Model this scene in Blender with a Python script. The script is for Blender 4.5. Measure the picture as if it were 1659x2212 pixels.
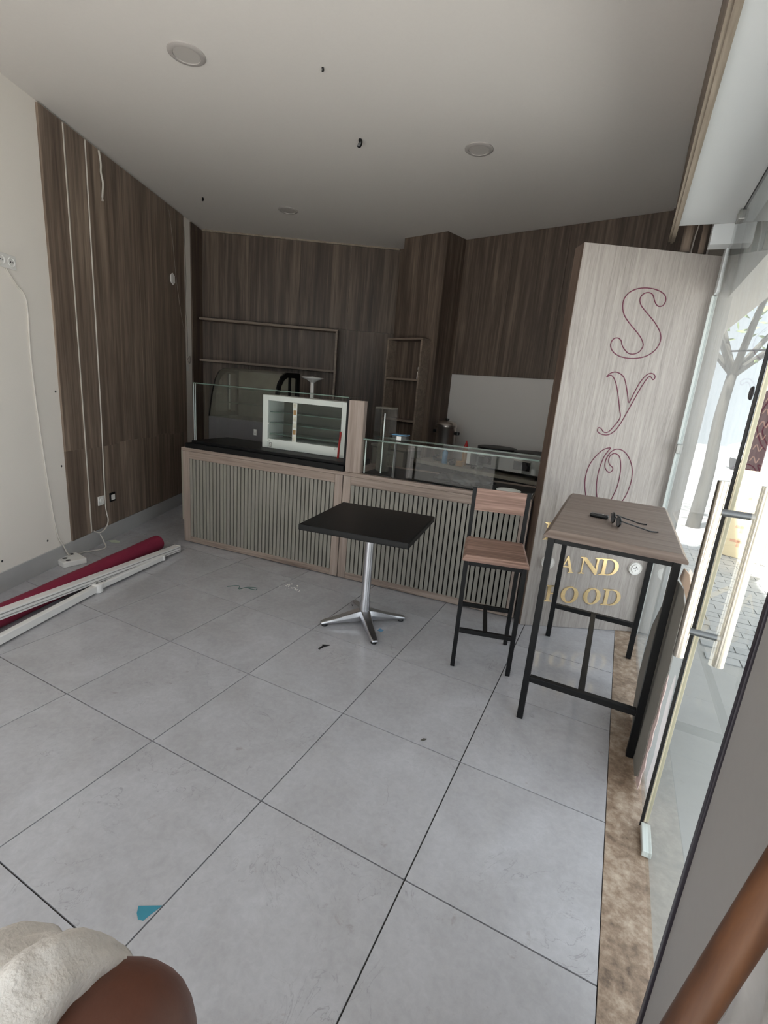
import bpy, bmesh, math, random
from mathutils import Vector, Matrix, noise as mnoise

random.seed(7)
for o in list(bpy.data.objects):
    bpy.data.objects.remove(o, do_unlink=True)
scene = bpy.context.scene
COL = scene.collection

# ------------------------------------------------------------------ camera
cam_d = bpy.data.cameras.new('camera')
cam_d.sensor_fit = 'HORIZONTAL'
cam_d.sensor_width = 36.0
cam_d.lens = 36.0 * 1029.56 / 1659.0
cam_d.clip_start = 0.02
cam = bpy.data.objects.new('camera', cam_d)
COL.objects.link(cam)
_pitch, _yaw, _roll = .2498, .4409, .0856
_f = Vector((-math.sin(_yaw) * math.cos(_pitch), math.cos(_yaw) * math.cos(_pitch), -math.sin(_pitch)))
_r = Vector((math.cos(_yaw), math.sin(_yaw), 0))
_u = _r.cross(_f)
_r2 = math.cos(_roll) * _r + math.sin(_roll) * _u
_u2 = -math.sin(_roll) * _r + math.cos(_roll) * _u
_m = Matrix((_r2, _u2, -_f)).transposed().to_4x4()
_m.translation = Vector((2.1672, -.5776, 1.5494))
cam.matrix_world = _m
scene.camera = cam

# ------------------------------------------------------------------ sky and exposure
world = bpy.data.worlds.new('sky')
scene.world = world
world.use_nodes = True
wn = world.node_tree.nodes['Background']
wn.inputs['Color'].default_value = (.90, .95, 1.0, 1)
wn.inputs['Strength'].default_value = 1.6
sun_d = bpy.data.lights.new('sun', 'SUN')
sun_d.energy = 16.0
sun_d.angle = math.radians(1.5)
sun_d.color = (1.0, .965, .925)
sun = bpy.data.objects.new('sun', sun_d)
COL.objects.link(sun)
sun.rotation_euler = Vector((.25, .45, -1.0)).to_track_quat('-Z', 'Y').to_euler()
scene.view_settings.view_transform = 'Standard'
scene.view_settings.look = 'None'
scene.view_settings.gamma = 1.0
scene.view_settings.use_curve_mapping = False
scene.view_settings.exposure = 0.6
try:
    scene.cycles.transparent_max_bounces = 32
    scene.cycles.max_bounces = 12
    scene.cycles.diffuse_bounces = 6
except Exception:
    pass


# ------------------------------------------------------------------ materials
def lin(c):
    return tuple(((v / 255) / 12.92 if v / 255 <= .04045 else ((v / 255 + .055) / 1.055) ** 2.4) for v in c) + (1,)


def mat(name, col, rough=.6, metal=0.0, spec=.5, bump=0.0, bscale=60, vary=0.0, emit=None):
    m = bpy.data.materials.new(name)
    m.use_nodes = True
    nt = m.node_tree
    b = nt.nodes['Principled BSDF']
    b.inputs['Base Color'].default_value = lin(col)
    b.inputs['Roughness'].default_value = rough
    b.inputs['Metallic'].default_value = metal
    b.inputs['Specular IOR Level'].default_value = spec
    if bump or vary:
        tc = nt.nodes.new('ShaderNodeTexCoord')
        nz = nt.nodes.new('ShaderNodeTexNoise')
        nz.inputs['Scale'].default_value = bscale
        nz.inputs['Detail'].default_value = 5
        nt.links.new(tc.outputs['Object'], nz.inputs['Vector'])
        if vary:
            mx = nt.nodes.new('ShaderNodeMix')
            mx.data_type = 'RGBA'
            l = lin(col)
            mx.inputs['A'].default_value = tuple(v * (1 - vary) for v in l[:3]) + (1,)
            mx.inputs['B'].default_value = tuple(min(1, v * (1 + vary)) for v in l[:3]) + (1,)
            nt.links.new(nz.outputs['Fac'], mx.inputs['Factor'])
            nt.links.new(mx.outputs['Result'], b.inputs['Base Color'])
        if bump:
            bp = nt.nodes.new('ShaderNodeBump')
            bp.inputs['Strength'].default_value = bump
            bp.inputs['Distance'].default_value = .004
            nt.links.new(nz.outputs['Fac'], bp.inputs['Height'])
            nt.links.new(bp.outputs['Normal'], b.inputs['Normal'])
    return m


def wood(name, dark, mid, light, axis=2, coarse=14, fine=70, along=.9, rough=.5, bump=.25):
    m = bpy.data.materials.new(name)
    m.use_nodes = True
    nt = m.node_tree
    N, L = nt.nodes, nt.links
    b = N['Principled BSDF']
    b.inputs['Roughness'].default_value = rough
    b.inputs['Specular IOR Level'].default_value = .35
    tc = N.new('ShaderNodeTexCoord')
    oi = N.new('ShaderNodeObjectInfo')
    mul = N.new('ShaderNodeMath'); mul.operation = 'MULTIPLY'; mul.inputs[1].default_value = 37.0
    L.new(oi.outputs['Random'], mul.inputs[0])
    add = N.new('ShaderNodeVectorMath'); add.operation = 'ADD'
    L.new(tc.outputs['Object'], add.inputs[0])
    L.new(mul.outputs[0], add.inputs[1])

    def noise(sc, al, det, dist):
        mp = N.new('ShaderNodeMapping')
        s = [sc, sc, sc]
        s[axis] = al
        mp.inputs['Scale'].default_value = s
        L.new(add.outputs[0], mp.inputs['Vector'])
        nz = N.new('ShaderNodeTexNoise')
        nz.inputs['Scale'].default_value = 1
        nz.inputs['Detail'].default_value = det
        nz.inputs['Roughness'].default_value = .62
        nz.inputs['Distortion'].default_value = dist
        L.new(mp.outputs['Vector'], nz.inputs['Vector'])
        return nz
    a = noise(coarse, along, 5, .8)
    c = noise(fine, along * 3, 3, .3)
    ma = N.new('ShaderNodeMath'); ma.operation = 'MULTIPLY_ADD'
    ma.inputs[1].default_value = .45
    L.new(c.outputs['Fac'], ma.inputs[0])
    mb = N.new('ShaderNodeMath'); mb.operation = 'MULTIPLY'; mb.inputs[1].default_value = .75
    L.new(a.outputs['Fac'], mb.inputs[0])
    L.new(mb.outputs[0], ma.inputs[2])
    cr = N.new('ShaderNodeValToRGB')
    e = cr.color_ramp.elements
    e[0].position = .36; e[0].color = lin(dark)
    e[1].position = .82; e[1].color = lin(light)
    k = e.new(.58); k.color = lin(mid)
    L.new(ma.outputs[0], cr.inputs['Fac'])
    L.new(cr.outputs['Color'], b.inputs['Base Color'])
    bp = N.new('ShaderNodeBump')
    bp.inputs['Strength'].default_value = bump
    bp.inputs['Distance'].default_value = .003
    L.new(ma.outputs[0], bp.inputs['Height'])
    L.new(bp.outputs['Normal'], b.inputs['Normal'])
    return m


def glass(name, tint=(.93, .97, .95), dust_haze=0.0, ior=1.5, dust_haze_col=(200, 208, 212), extra=0.0):
    """thin pane: clear transmission with Fresnel reflection and a film of dust"""
    m = bpy.data.materials.new(name)
    m.use_nodes = True
    nt = m.node_tree
    N, L = nt.nodes, nt.links
    N.remove(N['Principled BSDF'])
    out = N['Material Output']
    tr = N.new('ShaderNodeBsdfTransparent'); tr.inputs['Color'].default_value = tint + (1,)
    gl = N.new('ShaderNodeBsdfGlossy'); gl.inputs['Roughness'].default_value = .01
    fr = N.new('ShaderNodeFresnel'); fr.inputs['IOR'].default_value = ior
    mx = N.new('ShaderNodeMixShader')
    # reflect only where the ray meets the outer skin of the pane (the ray is not bent, so the inner skin must not mirror it)
    ge = N.new('ShaderNodeNewGeometry')
    inv = N.new('ShaderNodeMath'); inv.operation = 'SUBTRACT'; inv.inputs[0].default_value = 1.0
    L.new(ge.outputs['Backfacing'], inv.inputs[1])
    fm = N.new('ShaderNodeMath'); fm.operation = 'MULTIPLY'
    L.new(fr.outputs[0], fm.inputs[0]); L.new(inv.outputs[0], fm.inputs[1])
    L.new(fm.outputs[0], mx.inputs['Fac'])
    L.new(tr.outputs[0], mx.inputs[1]); L.new(gl.outputs[0], mx.inputs[2])
    last = mx
    if dust_haze:  # film of dust, also used as painted haze in place of a reflection
        df = N.new('ShaderNodeBsdfDiffuse'); df.inputs['Color'].default_value = lin(dust_haze_col)
        tl = N.new('ShaderNodeBsdfTranslucent'); tl.inputs['Color'].default_value = lin(dust_haze_col)
        md = N.new('ShaderNodeMixShader'); md.inputs['Fac'].default_value = .5
        L.new(df.outputs[0], md.inputs[1]); L.new(tl.outputs[0], md.inputs[2])
        tc = N.new('ShaderNodeTexCoord')
        mp = N.new('ShaderNodeMapping'); mp.inputs['Scale'].default_value = (3, 3, 1.2)
        nz = N.new('ShaderNodeTexNoise'); nz.inputs['Scale'].default_value = 1.5; nz.inputs['Detail'].default_value = 6
        L.new(tc.outputs['Object'], mp.inputs['Vector']); L.new(mp.outputs[0], nz.inputs['Vector'])
        mr = N.new('ShaderNodeMapRange')
        mr.inputs['From Min'].default_value = .3; mr.inputs['From Max'].default_value = .75
        mr.inputs['To Min'].default_value = dust_haze * .5; mr.inputs['To Max'].default_value = dust_haze * 1.5
        L.new(nz.outputs['Fac'], mr.inputs['Value'])
        m2 = N.new('ShaderNodeMixShader')
        L.new(mr.outputs[0], m2.inputs['Fac'])
        L.new(last.outputs[0], m2.inputs[1]); L.new(md.outputs[0], m2.inputs[2])
        last = m2
    L.new(last.outputs[0], out.inputs['Surface'])
    return m


def tile_mat():
    m = bpy.data.materials.new('floor_tile')
    m.use_nodes = True
    nt = m.node_tree
    N, L = nt.nodes, nt.links
    b = N['Principled BSDF']
    tc = N.new('ShaderNodeTexCoord'); oi = N.new('ShaderNodeObjectInfo')
    mul = N.new('ShaderNodeMath'); mul.operation = 'MULTIPLY'; mul.inputs[1].default_value = 53.0
    L.new(oi.outputs['Random'], mul.inputs[0])
    add = N.new('ShaderNodeVectorMath'); add.operation = 'ADD'
    L.new(tc.outputs['Object'], add.inputs[0]); L.new(mul.outputs[0], add.inputs[1])

    def nz(scale, det, dist=0.0, rough=.6):
        n = N.new('ShaderNodeTexNoise')
        n.inputs['Scale'].default_value = scale; n.inputs['Detail'].default_value = det
        n.inputs['Distortion'].default_value = dist; n.inputs['Roughness'].default_value = rough
        L.new(add.outputs[0], n.inputs['Vector'])
        return n
    a = nz(3.0, 8, .6)
    cr = N.new('ShaderNodeValToRGB')
    e = cr.color_ramp.elements
    e[0].position = .32; e[0].color = lin((166, 165, 168))
    e[1].position = .72; e[1].color = lin((182, 182, 187))
    L.new(a.outputs['Fac'], cr.inputs['Fac'])
    # thin darker veins
    v = nz(4.2, 6, 1.6, .55)
    ab = N.new('ShaderNodeMath'); ab.operation = 'SUBTRACT'; ab.inputs[1].default_value = .5
    L.new(v.outputs['Fac'], ab.inputs[0])
    a2 = N.new('ShaderNodeMath'); a2.operation = 'ABSOLUTE'; L.new(ab.outputs[0], a2.inputs[0])
    mr = N.new('ShaderNodeMapRange')
    mr.inputs['From Min'].default_value = .0; mr.inputs['From Max'].default_value = .006
    mr.inputs['To Min'].default_value = .45; mr.inputs['To Max'].default_value = 0
    L.new(a2.outputs[0], mr.inputs['Value'])
    g = nz(2.6, 4)
    gr = N.new('ShaderNodeMapRange')
    gr.inputs['From Min'].default_value = .5; gr.inputs['From Max'].default_value = .62
    L.new(g.outputs['Fac'], gr.inputs['Value'])
    mm = N.new('ShaderNodeMath'); mm.operation = 'MULTIPLY'
    L.new(mr.outputs[0], mm.inputs[0]); L.new(gr.outputs[0], mm.inputs[1])
    mx = N.new('ShaderNodeMix'); mx.data_type = 'RGBA'
    L.new(mm.outputs[0], mx.inputs['Factor'])
    L.new(cr.outputs['Color'], mx.inputs['A']); mx.inputs['B'].default_value = lin((120, 118, 118))
    # brown scuffs
    fm = nz(38, 6, .4, .7)
    fr_ = N.new('ShaderNodeMapRange')
    fr_.inputs['From Min'].default_value = .35; fr_.inputs['From Max'].default_value = .65
    fr_.inputs['To Min'].default_value = .94; fr_.inputs['To Max'].default_value = 1.05
    L.new(fm.outputs['Fac'], fr_.inputs['Value'])
    s = nz(13, 7, .3, .7)
    sr = N.new('ShaderNodeMapRange')
    sr.inputs['From Min'].default_value = .64; sr.inputs['From Max'].default_value = .76
    sr.inputs['To Max'].default_value = .55
    L.new(s.outputs['Fac'], sr.inputs['Value'])
    m2 = N.new('ShaderNodeMix'); m2.data_type = 'RGBA'
    L.new(sr.outputs[0], m2.inputs['Factor'])
    L.new(mx.outputs['Result'], m2.inputs['A']); m2.inputs['B'].default_value = lin((128, 118, 108))
    vm = N.new('ShaderNodeVectorMath'); vm.operation = 'SCALE'
    L.new(m2.outputs['Result'], vm.inputs[0]); L.new(fr_.outputs[0], vm.inputs['Scale'])
    L.new(vm.outputs[0], b.inputs['Base Color'])
    r = nz(7, 4)
    rr = N.new('ShaderNodeMapRange')
    rr.inputs['To Min'].default_value = .05; rr.inputs['To Max'].default_value = .15
    L.new(r.outputs['Fac'], rr.inputs['Value'])
    L.new(rr.outputs[0], b.inputs['Roughness'])
    b.inputs['Specular IOR Level'].default_value = .5
    f = nz(45, 4)
    bp = N.new('ShaderNodeBump'); bp.inputs['Strength'].default_value = .02; bp.inputs['Distance'].default_value = .002
    L.new(f.outputs['Fac'], bp.inputs['Height']); L.new(bp.outputs['Normal'], b.inputs['Normal'])
    return m


def stone_mat():
    m = bpy.data.materials.new('sill_stone')
    m.use_nodes = True
    nt = m.node_tree
    N, L = nt.nodes, nt.links
    b = N['Principled BSDF']
    tc = N.new('ShaderNodeTexCoord')

    def nz(sc, det):
        n = N.new('ShaderNodeTexNoise'); n.inputs['Scale'].default_value = sc; n.inputs['Detail'].default_value = det
        n.inputs['Roughness'].default_value = .7
        L.new(tc.outputs['Object'], n.inputs['Vector'])
        return n
    a = nz(4, 9)
    cr = N.new('ShaderNodeValToRGB')
    e = cr.color_ramp.elements
    e[0].position = .36; e[0].color = lin((84, 68, 56))
    e[1].position = .66; e[1].color = lin((190, 175, 158))
    k = e.new(.5); k.color = lin((142, 122, 104))
    a2 = nz(26, 8)
    mm = N.new('ShaderNodeMath'); mm.operation = 'MULTIPLY_ADD'; mm.inputs[1].default_value = .55
    L.new(a2.outputs['Fac'], mm.inputs[0])
    m3 = N.new('ShaderNodeMath'); m3.operation = 'MULTIPLY'; m3.inputs[1].default_value = .47
    L.new(a.outputs['Fac'], m3.inputs[0]); L.new(m3.outputs[0], mm.inputs[2])
    L.new(mm.outputs[0], cr.inputs['Fac'])
    L.new(cr.outputs['Color'], b.inputs['Base Color'])
    b.inputs['Roughness'].default_value = .45
    f = nz(50, 4)
    bp = N.new('ShaderNodeBump'); bp.inputs['Strength'].default_value = .3; bp.inputs['Distance'].default_value = .003
    L.new(f.outputs['Fac'], bp.inputs['Height']); L.new(bp.outputs['Normal'], b.inputs['Normal'])
    return m


M = {}
M['tile'] = tile_mat()
M['stone'] = stone_mat()
M['grout'] = mat('grout', (70, 66, 64), .9)
M['white_wall'] = mat('white_wall', (234, 228, 220), .8, bump=.08, bscale=120, vary=.02)
M['ceiling'] = mat('ceiling_paint', (214, 209, 204), .85, bump=.05, bscale=60, vary=.02)
M['soffit'] = mat('soffit_paint', (206, 209, 210), .7)
M['splash'] = mat('white_splashback', (192, 188, 185), .5)
M['baseboard'] = mat('baseboard_tile', (178, 178, 178), .4, vary=.08, bscale=5)
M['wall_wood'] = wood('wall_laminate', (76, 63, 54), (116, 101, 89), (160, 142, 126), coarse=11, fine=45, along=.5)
M['wall_wood_shade'] = wood('wall_laminate_shade', (54, 44, 39), (82, 70, 62), (124, 108, 94), coarse=11, fine=45, along=.5)  # same laminate, darkened to carry the dimmer light at the back
M['trim_wood'] = wood('fascia_wood', (72, 60, 50), (100, 86, 74), (128, 112, 96), axis=1)
M['trim_light'] = wood('fascia_underside', (116, 104, 92), (142, 130, 116), (170, 158, 142), axis=1)
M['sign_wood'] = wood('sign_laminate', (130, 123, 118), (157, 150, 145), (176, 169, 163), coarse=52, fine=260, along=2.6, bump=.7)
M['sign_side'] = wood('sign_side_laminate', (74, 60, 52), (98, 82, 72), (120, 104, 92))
M['frame_wood_h'] = wood('counter_frame_horizontal', (102, 86, 78), (143, 127, 117), (172, 156, 145), axis=0, coarse=26, fine=90)
M['frame_wood_v'] = wood('counter_frame_vertical', (114, 99, 91), (147, 132, 123), (172, 157, 147), axis=2, coarse=26, fine=90)
M['slat'] = wood('counter_slat', (124, 121, 113), (136, 132, 124), (148, 144, 136), coarse=60, fine=160, bump=.1)
M['slat_back'] = mat('slat_backing', (8, 8, 8), .9, spec=.1)
M['stool_wood'] = wood('stool_wood', (96, 72, 62), (140, 112, 100), (182, 150, 136), axis=0, coarse=26, fine=80)
M['table_wood'] = wood('bar_table_wood', (92, 78, 70), (118, 103, 94), (140, 126, 117), axis=0, coarse=30, fine=90)
M['shelf_wood'] = wood('shelf_edge_wood', (98, 85, 74), (124, 110, 98), (146, 132, 118), axis=0, coarse=20)
M['black_metal'] = mat('black_powder_coat', (10, 10, 12), .45, spec=.3)
M['black_matte'] = mat('black_laminate', (12, 12, 13), .5, spec=.25, vary=.1)
M['black_top'] = mat('black_table_top', (13, 13, 14), .45, spec=.25, bump=.08, bscale=22, vary=.25)
M['black_plastic'] = mat('black_plastic', (16, 16, 18), .3)
M['dark_grey'] = mat('dark_grey', (50, 48, 50), .5)
M['mid_grey'] = mat('mid_grey_panel', (98, 95, 98), .5)
M['alu'] = mat('brushed_aluminium', (196, 196, 200), .28, metal=1.0)
M['steel'] = mat('stainless_steel', (214, 206, 200), .3, metal=1.0)
M['steel_dull'] = mat('stainless_front', (170, 170, 166), .35, metal=.85)
M['brass_edge'] = mat('brushed_steel_pull', (205, 198, 186), .2, metal=1.0)
M['gold'] = mat('gold_mirror', (236, 208, 158), .22, metal=.75)
M['neon_line'] = mat('maroon_letter_line', (104, 44, 66), .5)
M['white_plastic'] = mat('white_plastic', (228, 226, 222), .4)
M['grey_plastic'] = mat('grey_plastic', (150, 148, 146), .5)
M['white_metal'] = mat('white_coated_metal', (224, 222, 220), .35)
M['white_frame'] = mat('white_cabinet_frame', (222, 222, 218), .4)
M['maroon'] = mat('maroon_awning_cloth', (120, 24, 52), .85, bump=.15, bscale=40)
M['glass'] = glass('clear_glass', (.97, .985, .98), ior=1.4)
M['glass_case'] = glass('display_glass', (.965, .978, .972), ior=1.3)
M['glass_dusty'] = glass('dusty_shop_glass', (.97, .985, .985), dust_haze=.10, ior=1.45)
M['glass_haze'] = glass('reflection_haze_glass', (.95, .965, .95), dust_haze=.26, ior=1.45, dust_haze_col=(176, 172, 160))  # milky haze stands in for the room reflected in the curved pane
M['glass_edge'] = mat('glass_edge', (98, 116, 107), .15)
M['glass_edge_pale'] = mat('glass_edge_pale', (204, 211, 208), .2)
M['edge_cream'] = mat('cream_edge_profile', (214, 204, 178), .3)
M['dark_steel'] = mat('dark_steel', (120, 122, 124), .35, metal=.9)
M['gasket'] = mat('black_gasket', (20, 18, 18), .6)
M['panel_grey'] = mat('grey_board', (150, 146, 143), .55, vary=.03)
M['panel_edge'] = mat('dark_board_edge', (34, 28, 38), .4)
M['stick'] = wood('stick_wood', (52, 30, 17), (82, 50, 28), (108, 70, 42), axis=2, coarse=20, fine=60)
M['film'] = glass('plastic_film', (.95, .95, .95), dust_haze=.75, dust_haze_col=(226, 224, 222))
M['skin'] = mat('skin', (96, 58, 44), .5, bump=.12, bscale=80, vary=.1)
M['cloth'] = mat('white_cotton', (208, 202, 196), .95, bump=.8, bscale=160, vary=.1)
M['cable'] = mat('white_cable', (206, 200, 192), .5)
M['cable_grey'] = mat('grey_cable', (140, 132, 124), .5)
M['lens'] = mat('spectacle_lens', (96, 98, 102), .1)
M['card'] = mat('grey_cardboard', (132, 128, 122), .8, vary=.1, bscale=14)
M['card_pink'] = mat('torn_paper', (224, 200, 196), .8, bump=.6, bscale=30, vary=.12)
M['card_salmon'] = mat('salmon_card', (250, 222, 198), .7)
M['cyan'] = mat('cyan_paper', (52, 128, 148), .6, vary=.1)
M['green'] = mat('green_string', (26, 84, 78), .6)
M['leafblack'] = mat('black_scrap', (18, 18, 20), .6)
M['crumb'] = mat('white_crumb', (222, 220, 216), .8)
M['paper'] = mat('pale_paper', (188, 196, 176), .8)
M['red'] = mat('red_plastic', (176, 24, 26), .4)
M['blue'] = mat('blue_water', (92, 142, 178), .2)
M['amber'] = mat('amber_plastic', (170, 130, 84), .4)
M['photo'] = mat('photo_strip', (214, 206, 190), .4, vary=.5, bscale=40)
M['beige'] = mat('beige_board', (150, 144, 132), .6)
M['olive'] = mat('olive_board', (104, 101, 92), .6)
M['paving'] = mat('paving_concrete', (160, 160, 157), .85, vary=.1, bscale=3)
M['forecourt'] = mat('forecourt_bounce', (205, 201, 197), .85, vary=.05, bscale=3)  # kept pale to bounce light up to the ceiling
M['paver'] = mat('paver_block', (160, 162, 162), .85, vary=.15, bscale=10)
M['cream'] = mat('cream_wall', (244, 226, 186), .8)
M['cream_print'] = mat('faded_red_print', (232, 180, 150), .8)
M['banner'] = mat('maroon_banner', (70, 14, 30), .6)
M['banner_print'] = mat('banner_print', (150, 110, 96), .6)
M['bark'] = mat('bark', (82, 80, 74), .9, bump=.4, bscale=20, vary=.15)
M['leaf'] = mat('leaf', (118, 132, 92), .7)
M['car_white'] = mat('car_paint', (226, 228, 230), .2)
M['tyre'] = mat('tyre', (34, 34, 36), .8)
M['car_glass'] = mat('car_glass', (84, 92, 98), .1)
M['lamp_ring'] = mat('lamp_ring', (170, 164, 160), .5)
M['lamp_face'] = mat('lamp_diffuser', (184, 179, 174), .4)
M['street'] = mat('street_backdrop', (128, 135, 140), .9, vary=.12, bscale=.6)  # grey-blue set so the view outside reads less blown out
M['hall'] = mat('facade_render', (176, 172, 166), .85)


# ------------------------------------------------------------------ mesh builder
class MB:
    def __init__(s):
        s.v, s.f = [], []

    def add(s, verts, faces):
        k = len(s.v)
        s.v += [tuple(p) for p in verts]
        s.f += [tuple(i + k for i in f) for f in faces]
        return s

    def box(s, x0, x1, y0, y1, z0, z1):
        return s.add([(x0, y0, z0), (x1, y0, z0), (x1, y1, z0), (x0, y1, z0), (x0, y0, z1), (x1, y0, z1), (x1, y1, z1), (x0, y1, z1)],
                     [(0, 3, 2, 1), (4, 5, 6, 7), (0, 1, 5, 4), (1, 2, 6, 5), (2, 3, 7, 6), (3, 0, 4, 7)])

    def prism(s, poly, a, b, axis=2):
        """polygon (counter-clockwise seen from +axis for axis 2) extruded from a to b along an axis"""
        n = len(poly)

        def P(p, t):
            return {2: (p[0], p[1], t), 1: (p[0], t, p[1]), 0: (t, p[0], p[1])}[axis]
        vs = [P(p, a) for p in poly] + [P(p, b) for p in poly]
        fs = [tuple(range(n - 1, -1, -1)), tuple(range(n, 2 * n))]
        fs += [(i, (i + 1) % n, n + (i + 1) % n, n + i) for i in range(n)]
        return s.add(vs, fs)

    def tube(s, path, r, n=8, caps=True, closed=False, flat=1.0):
        path = [Vector(p) for p in path]
        m = len(path)
        rs = r if isinstance(r, (list, tuple)) else [r] * m
        ref = None
        rings = []
        for i, p in enumerate(path):
            if closed:
                t = path[(i + 1) % m] - path[i - 1]
            else:
                t = path[min(i + 1, m - 1)] - path[max(i - 1, 0)]
            t.normalize()
            if ref is None:
                ref = Vector((0, 0, 1)) if abs(t.z) < .9 else Vector((1, 0, 0))
            a = (ref - t * ref.dot(t))
            if a.length < 1e-5:
                a = t.orthogonal()
            a.normalize()
            b = t.cross(a)
            ref = a
            rings.append([p + (a * math.cos(2 * math.pi * k / n) * flat + b * math.sin(2 * math.pi * k / n)) * rs[i] for k in range(n)])
        vs = [q for ring in rings for q in ring]
        fs = []
        for i in range(m if closed else m - 1):
            j = (i + 1) % m
            for k in range(n):
                l = (k + 1) % n
                fs.append((i * n + k, i * n + l, j * n + l, j * n + k))
        if caps and not closed:
            fs.append(tuple(range(n - 1, -1, -1)))
            fs.append(tuple((m - 1) * n + k for k in range(n)))
        return s.add(vs, fs)

    def bar(s, p0, p1, w, h, up=(0, 0, 1)):
        """rectangular bar from p0 to p1, w across, h along up"""
        p0, p1 = Vector(p0), Vector(p1)
        t = (p1 - p0).normalized()
        up = Vector(up)
        a = (up - t * up.dot(t))
        if a.length < 1e-4:
            a = Vector((0, 1, 0)) - t * t.y
        a.normalize()
        b = t.cross(a)
        c = []
        for p in (p0, p1):
            for i, j in ((-1, -1), (1, -1), (1, 1), (-1, 1)):
                c.append(p + b * (i * w / 2) + a * (j * h / 2))
        return s.add(c, [(3, 2, 1, 0), (4, 5, 6, 7), (0, 1, 5, 4), (1, 2, 6, 5), (2, 3, 7, 6), (3, 0, 4, 7)])

    def lathe(s, prof, n=24, c=(0, 0, 0), axis=2):
        vs, fs = [], []
        m = len(prof)
        for r, z in prof:
            for k in range(n):
                a = 2 * math.pi * k / n
                x, y = r * math.cos(a), r * math.sin(a)
                p = {2: (x, y, z), 1: (x, z, y), 0: (z, x, y)}[axis]
                vs.append((c[0] + p[0], c[1] + p[1], c[2] + p[2]))
        for i in range(m - 1):
            for k in range(n):
                l = (k + 1) % n
                fs.append((i * n + k, i * n + l, (i + 1) * n + l, (i + 1) * n + k))
        fs.append(tuple(range(n - 1, -1, -1)))
        fs.append(tuple((m - 1) * n + k for k in range(n)))
        return s.add(vs, fs)

    def mesh(s, name):
        me = bpy.data.meshes.new(name)
        me.from_pydata(s.v, [], s.f)
        bm = bmesh.new(); bm.from_mesh(me)
        bmesh.ops.recalc_face_normals(bm, faces=bm.faces)
        bm.to_mesh(me); bm.free()
        me.update()
        return me

    def build(s, name, material, parent=None, bevel=0.0, smooth=False, label=None):
        me = s.mesh(name)
        me.materials.append(material)
        if smooth:
            for p in me.polygons:
                p.use_smooth = True
        o = bpy.data.objects.new(name, me)
        COL.objects.link(o)
        if parent is not None:
            o.parent = parent
        if bevel:
            md = o.modifiers.new('bevel', 'BEVEL')
            md.width = bevel; md.segments = 2; md.limit_method = 'ANGLE'
        if smooth:
            try:
                me.set_sharp_from_angle(angle=math.radians(40))
            except Exception:
                pass
        if label:
            o['label'] = label
        return o


def thing(name, label, cat, loc=(0, 0, 0), rz=0.0, group=None):
    o = bpy.data.objects.new(name, None)
    COL.objects.link(o)
    o.location = loc
    o.rotation_euler = (0, 0, rz)
    o['label'] = label; o['category'] = cat
    if group:
        o['group'] = group
    o.empty_display_size = .05
    return o


def tag(o, label, cat, group=None):
    o['label'] = label; o['category'] = cat
    if group:
        o['group'] = group
    return o


def struct(o, label=None):
    o['kind'] = 'structure'
    if label:
        o['label'] = label
    return o


def inst(me, name, loc, parent=None, rz=0.0):
    o = bpy.data.objects.new(name, me)
    COL.objects.link(o)
    o.location = loc
    o.rotation_euler = (0, 0, rz)
    if parent is not None:
        o.parent = parent
    return o


def copy_thing(root, loc, rz, label, group=None):
    r = root.copy(); COL.objects.link(r)
    r.location = loc; r.rotation_euler = (0, 0, rz)
    r['label'] = label
    if group:
        r['group'] = group
    for ch in list(root.children):
        c = ch.copy(); COL.objects.link(c); c.parent = r
        for g in list(ch.children):
            q = g.copy(); COL.objects.link(q); q.parent = c
    return r


def smooth_path(pts, k=6, closed=False):
    pts = [Vector(p) for p in pts]
    n = len(pts)
    out = []
    for i in range(n if closed else n - 1):
        if closed:
            p0, p1, p2, p3 = pts[i - 1], pts[i], pts[(i + 1) % n], pts[(i + 2) % n]
        else:
            p0, p1, p2, p3 = pts[max(i - 1, 0)], pts[i], pts[i + 1], pts[min(i + 2, n - 1)]
        for j in range(k):
            t = j / k
            out.append(.5 * ((2 * p1) + (p2 - p0) * t + (2 * p0 - 5 * p1 + 4 * p2 - p3) * t * t + (3 * p1 - p0 - 3 * p2 + p3) * t ** 3))
    if not closed:
        out.append(pts[-1])
    return out


# ------------------------------------------------------------------ the room
H = 3.21
Y0 = -1.6
L0 = Vector((-1.402, 1.0)); DL = Vector((-.3994, .9168)); NL = Vector((.9168, .3994))
LS0, LS1 = -2.84, 3.318                     # extent of the left wall along its run
PA = (L0 + DL * LS0); PA = (PA.x, Y0)
CORNER = L0 + DL * LS1                      # left / back corner
APEX = Vector((-.61, 5.158))                # back corner behind the column
BEND = Vector((2.52, 4.427))
ROOM = [(PA[0], Y0), (2.387, Y0), (2.387, 4.458), (APEX.x, APEX.y), (CORNER.x, CORNER.y)]


def clip(poly, cx):
    """Sutherland-Hodgman against a convex counter-clockwise polygon"""
    out = poly
    n = len(cx)
    for i in range(n):
        a, b = Vector(cx[i]), Vector(cx[(i + 1) % n])
        e = b - a

        def side(p):
            return e.x * (p[1] - a.y) - e.y * (p[0] - a.x)
        src, out = out, []
        for j in range(len(src)):
            p, q = src[j - 1], src[j]
            sp, sq = side(p), side(q)
            if (sp >= 0) != (sq >= 0):
                t = sp / (sp - sq)
                out.append((p[0] + (q[0] - p[0]) * t, p[1] + (q[1] - p[1]) * t))
            if sq >= 0:
                out.append(q)
        if not out:
            return []
    return out


def area(p):
    return .5 * sum(p[i - 1][0] * p[i][1] - p[i][0] * p[i - 1][1] for i in range(len(p)))


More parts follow.
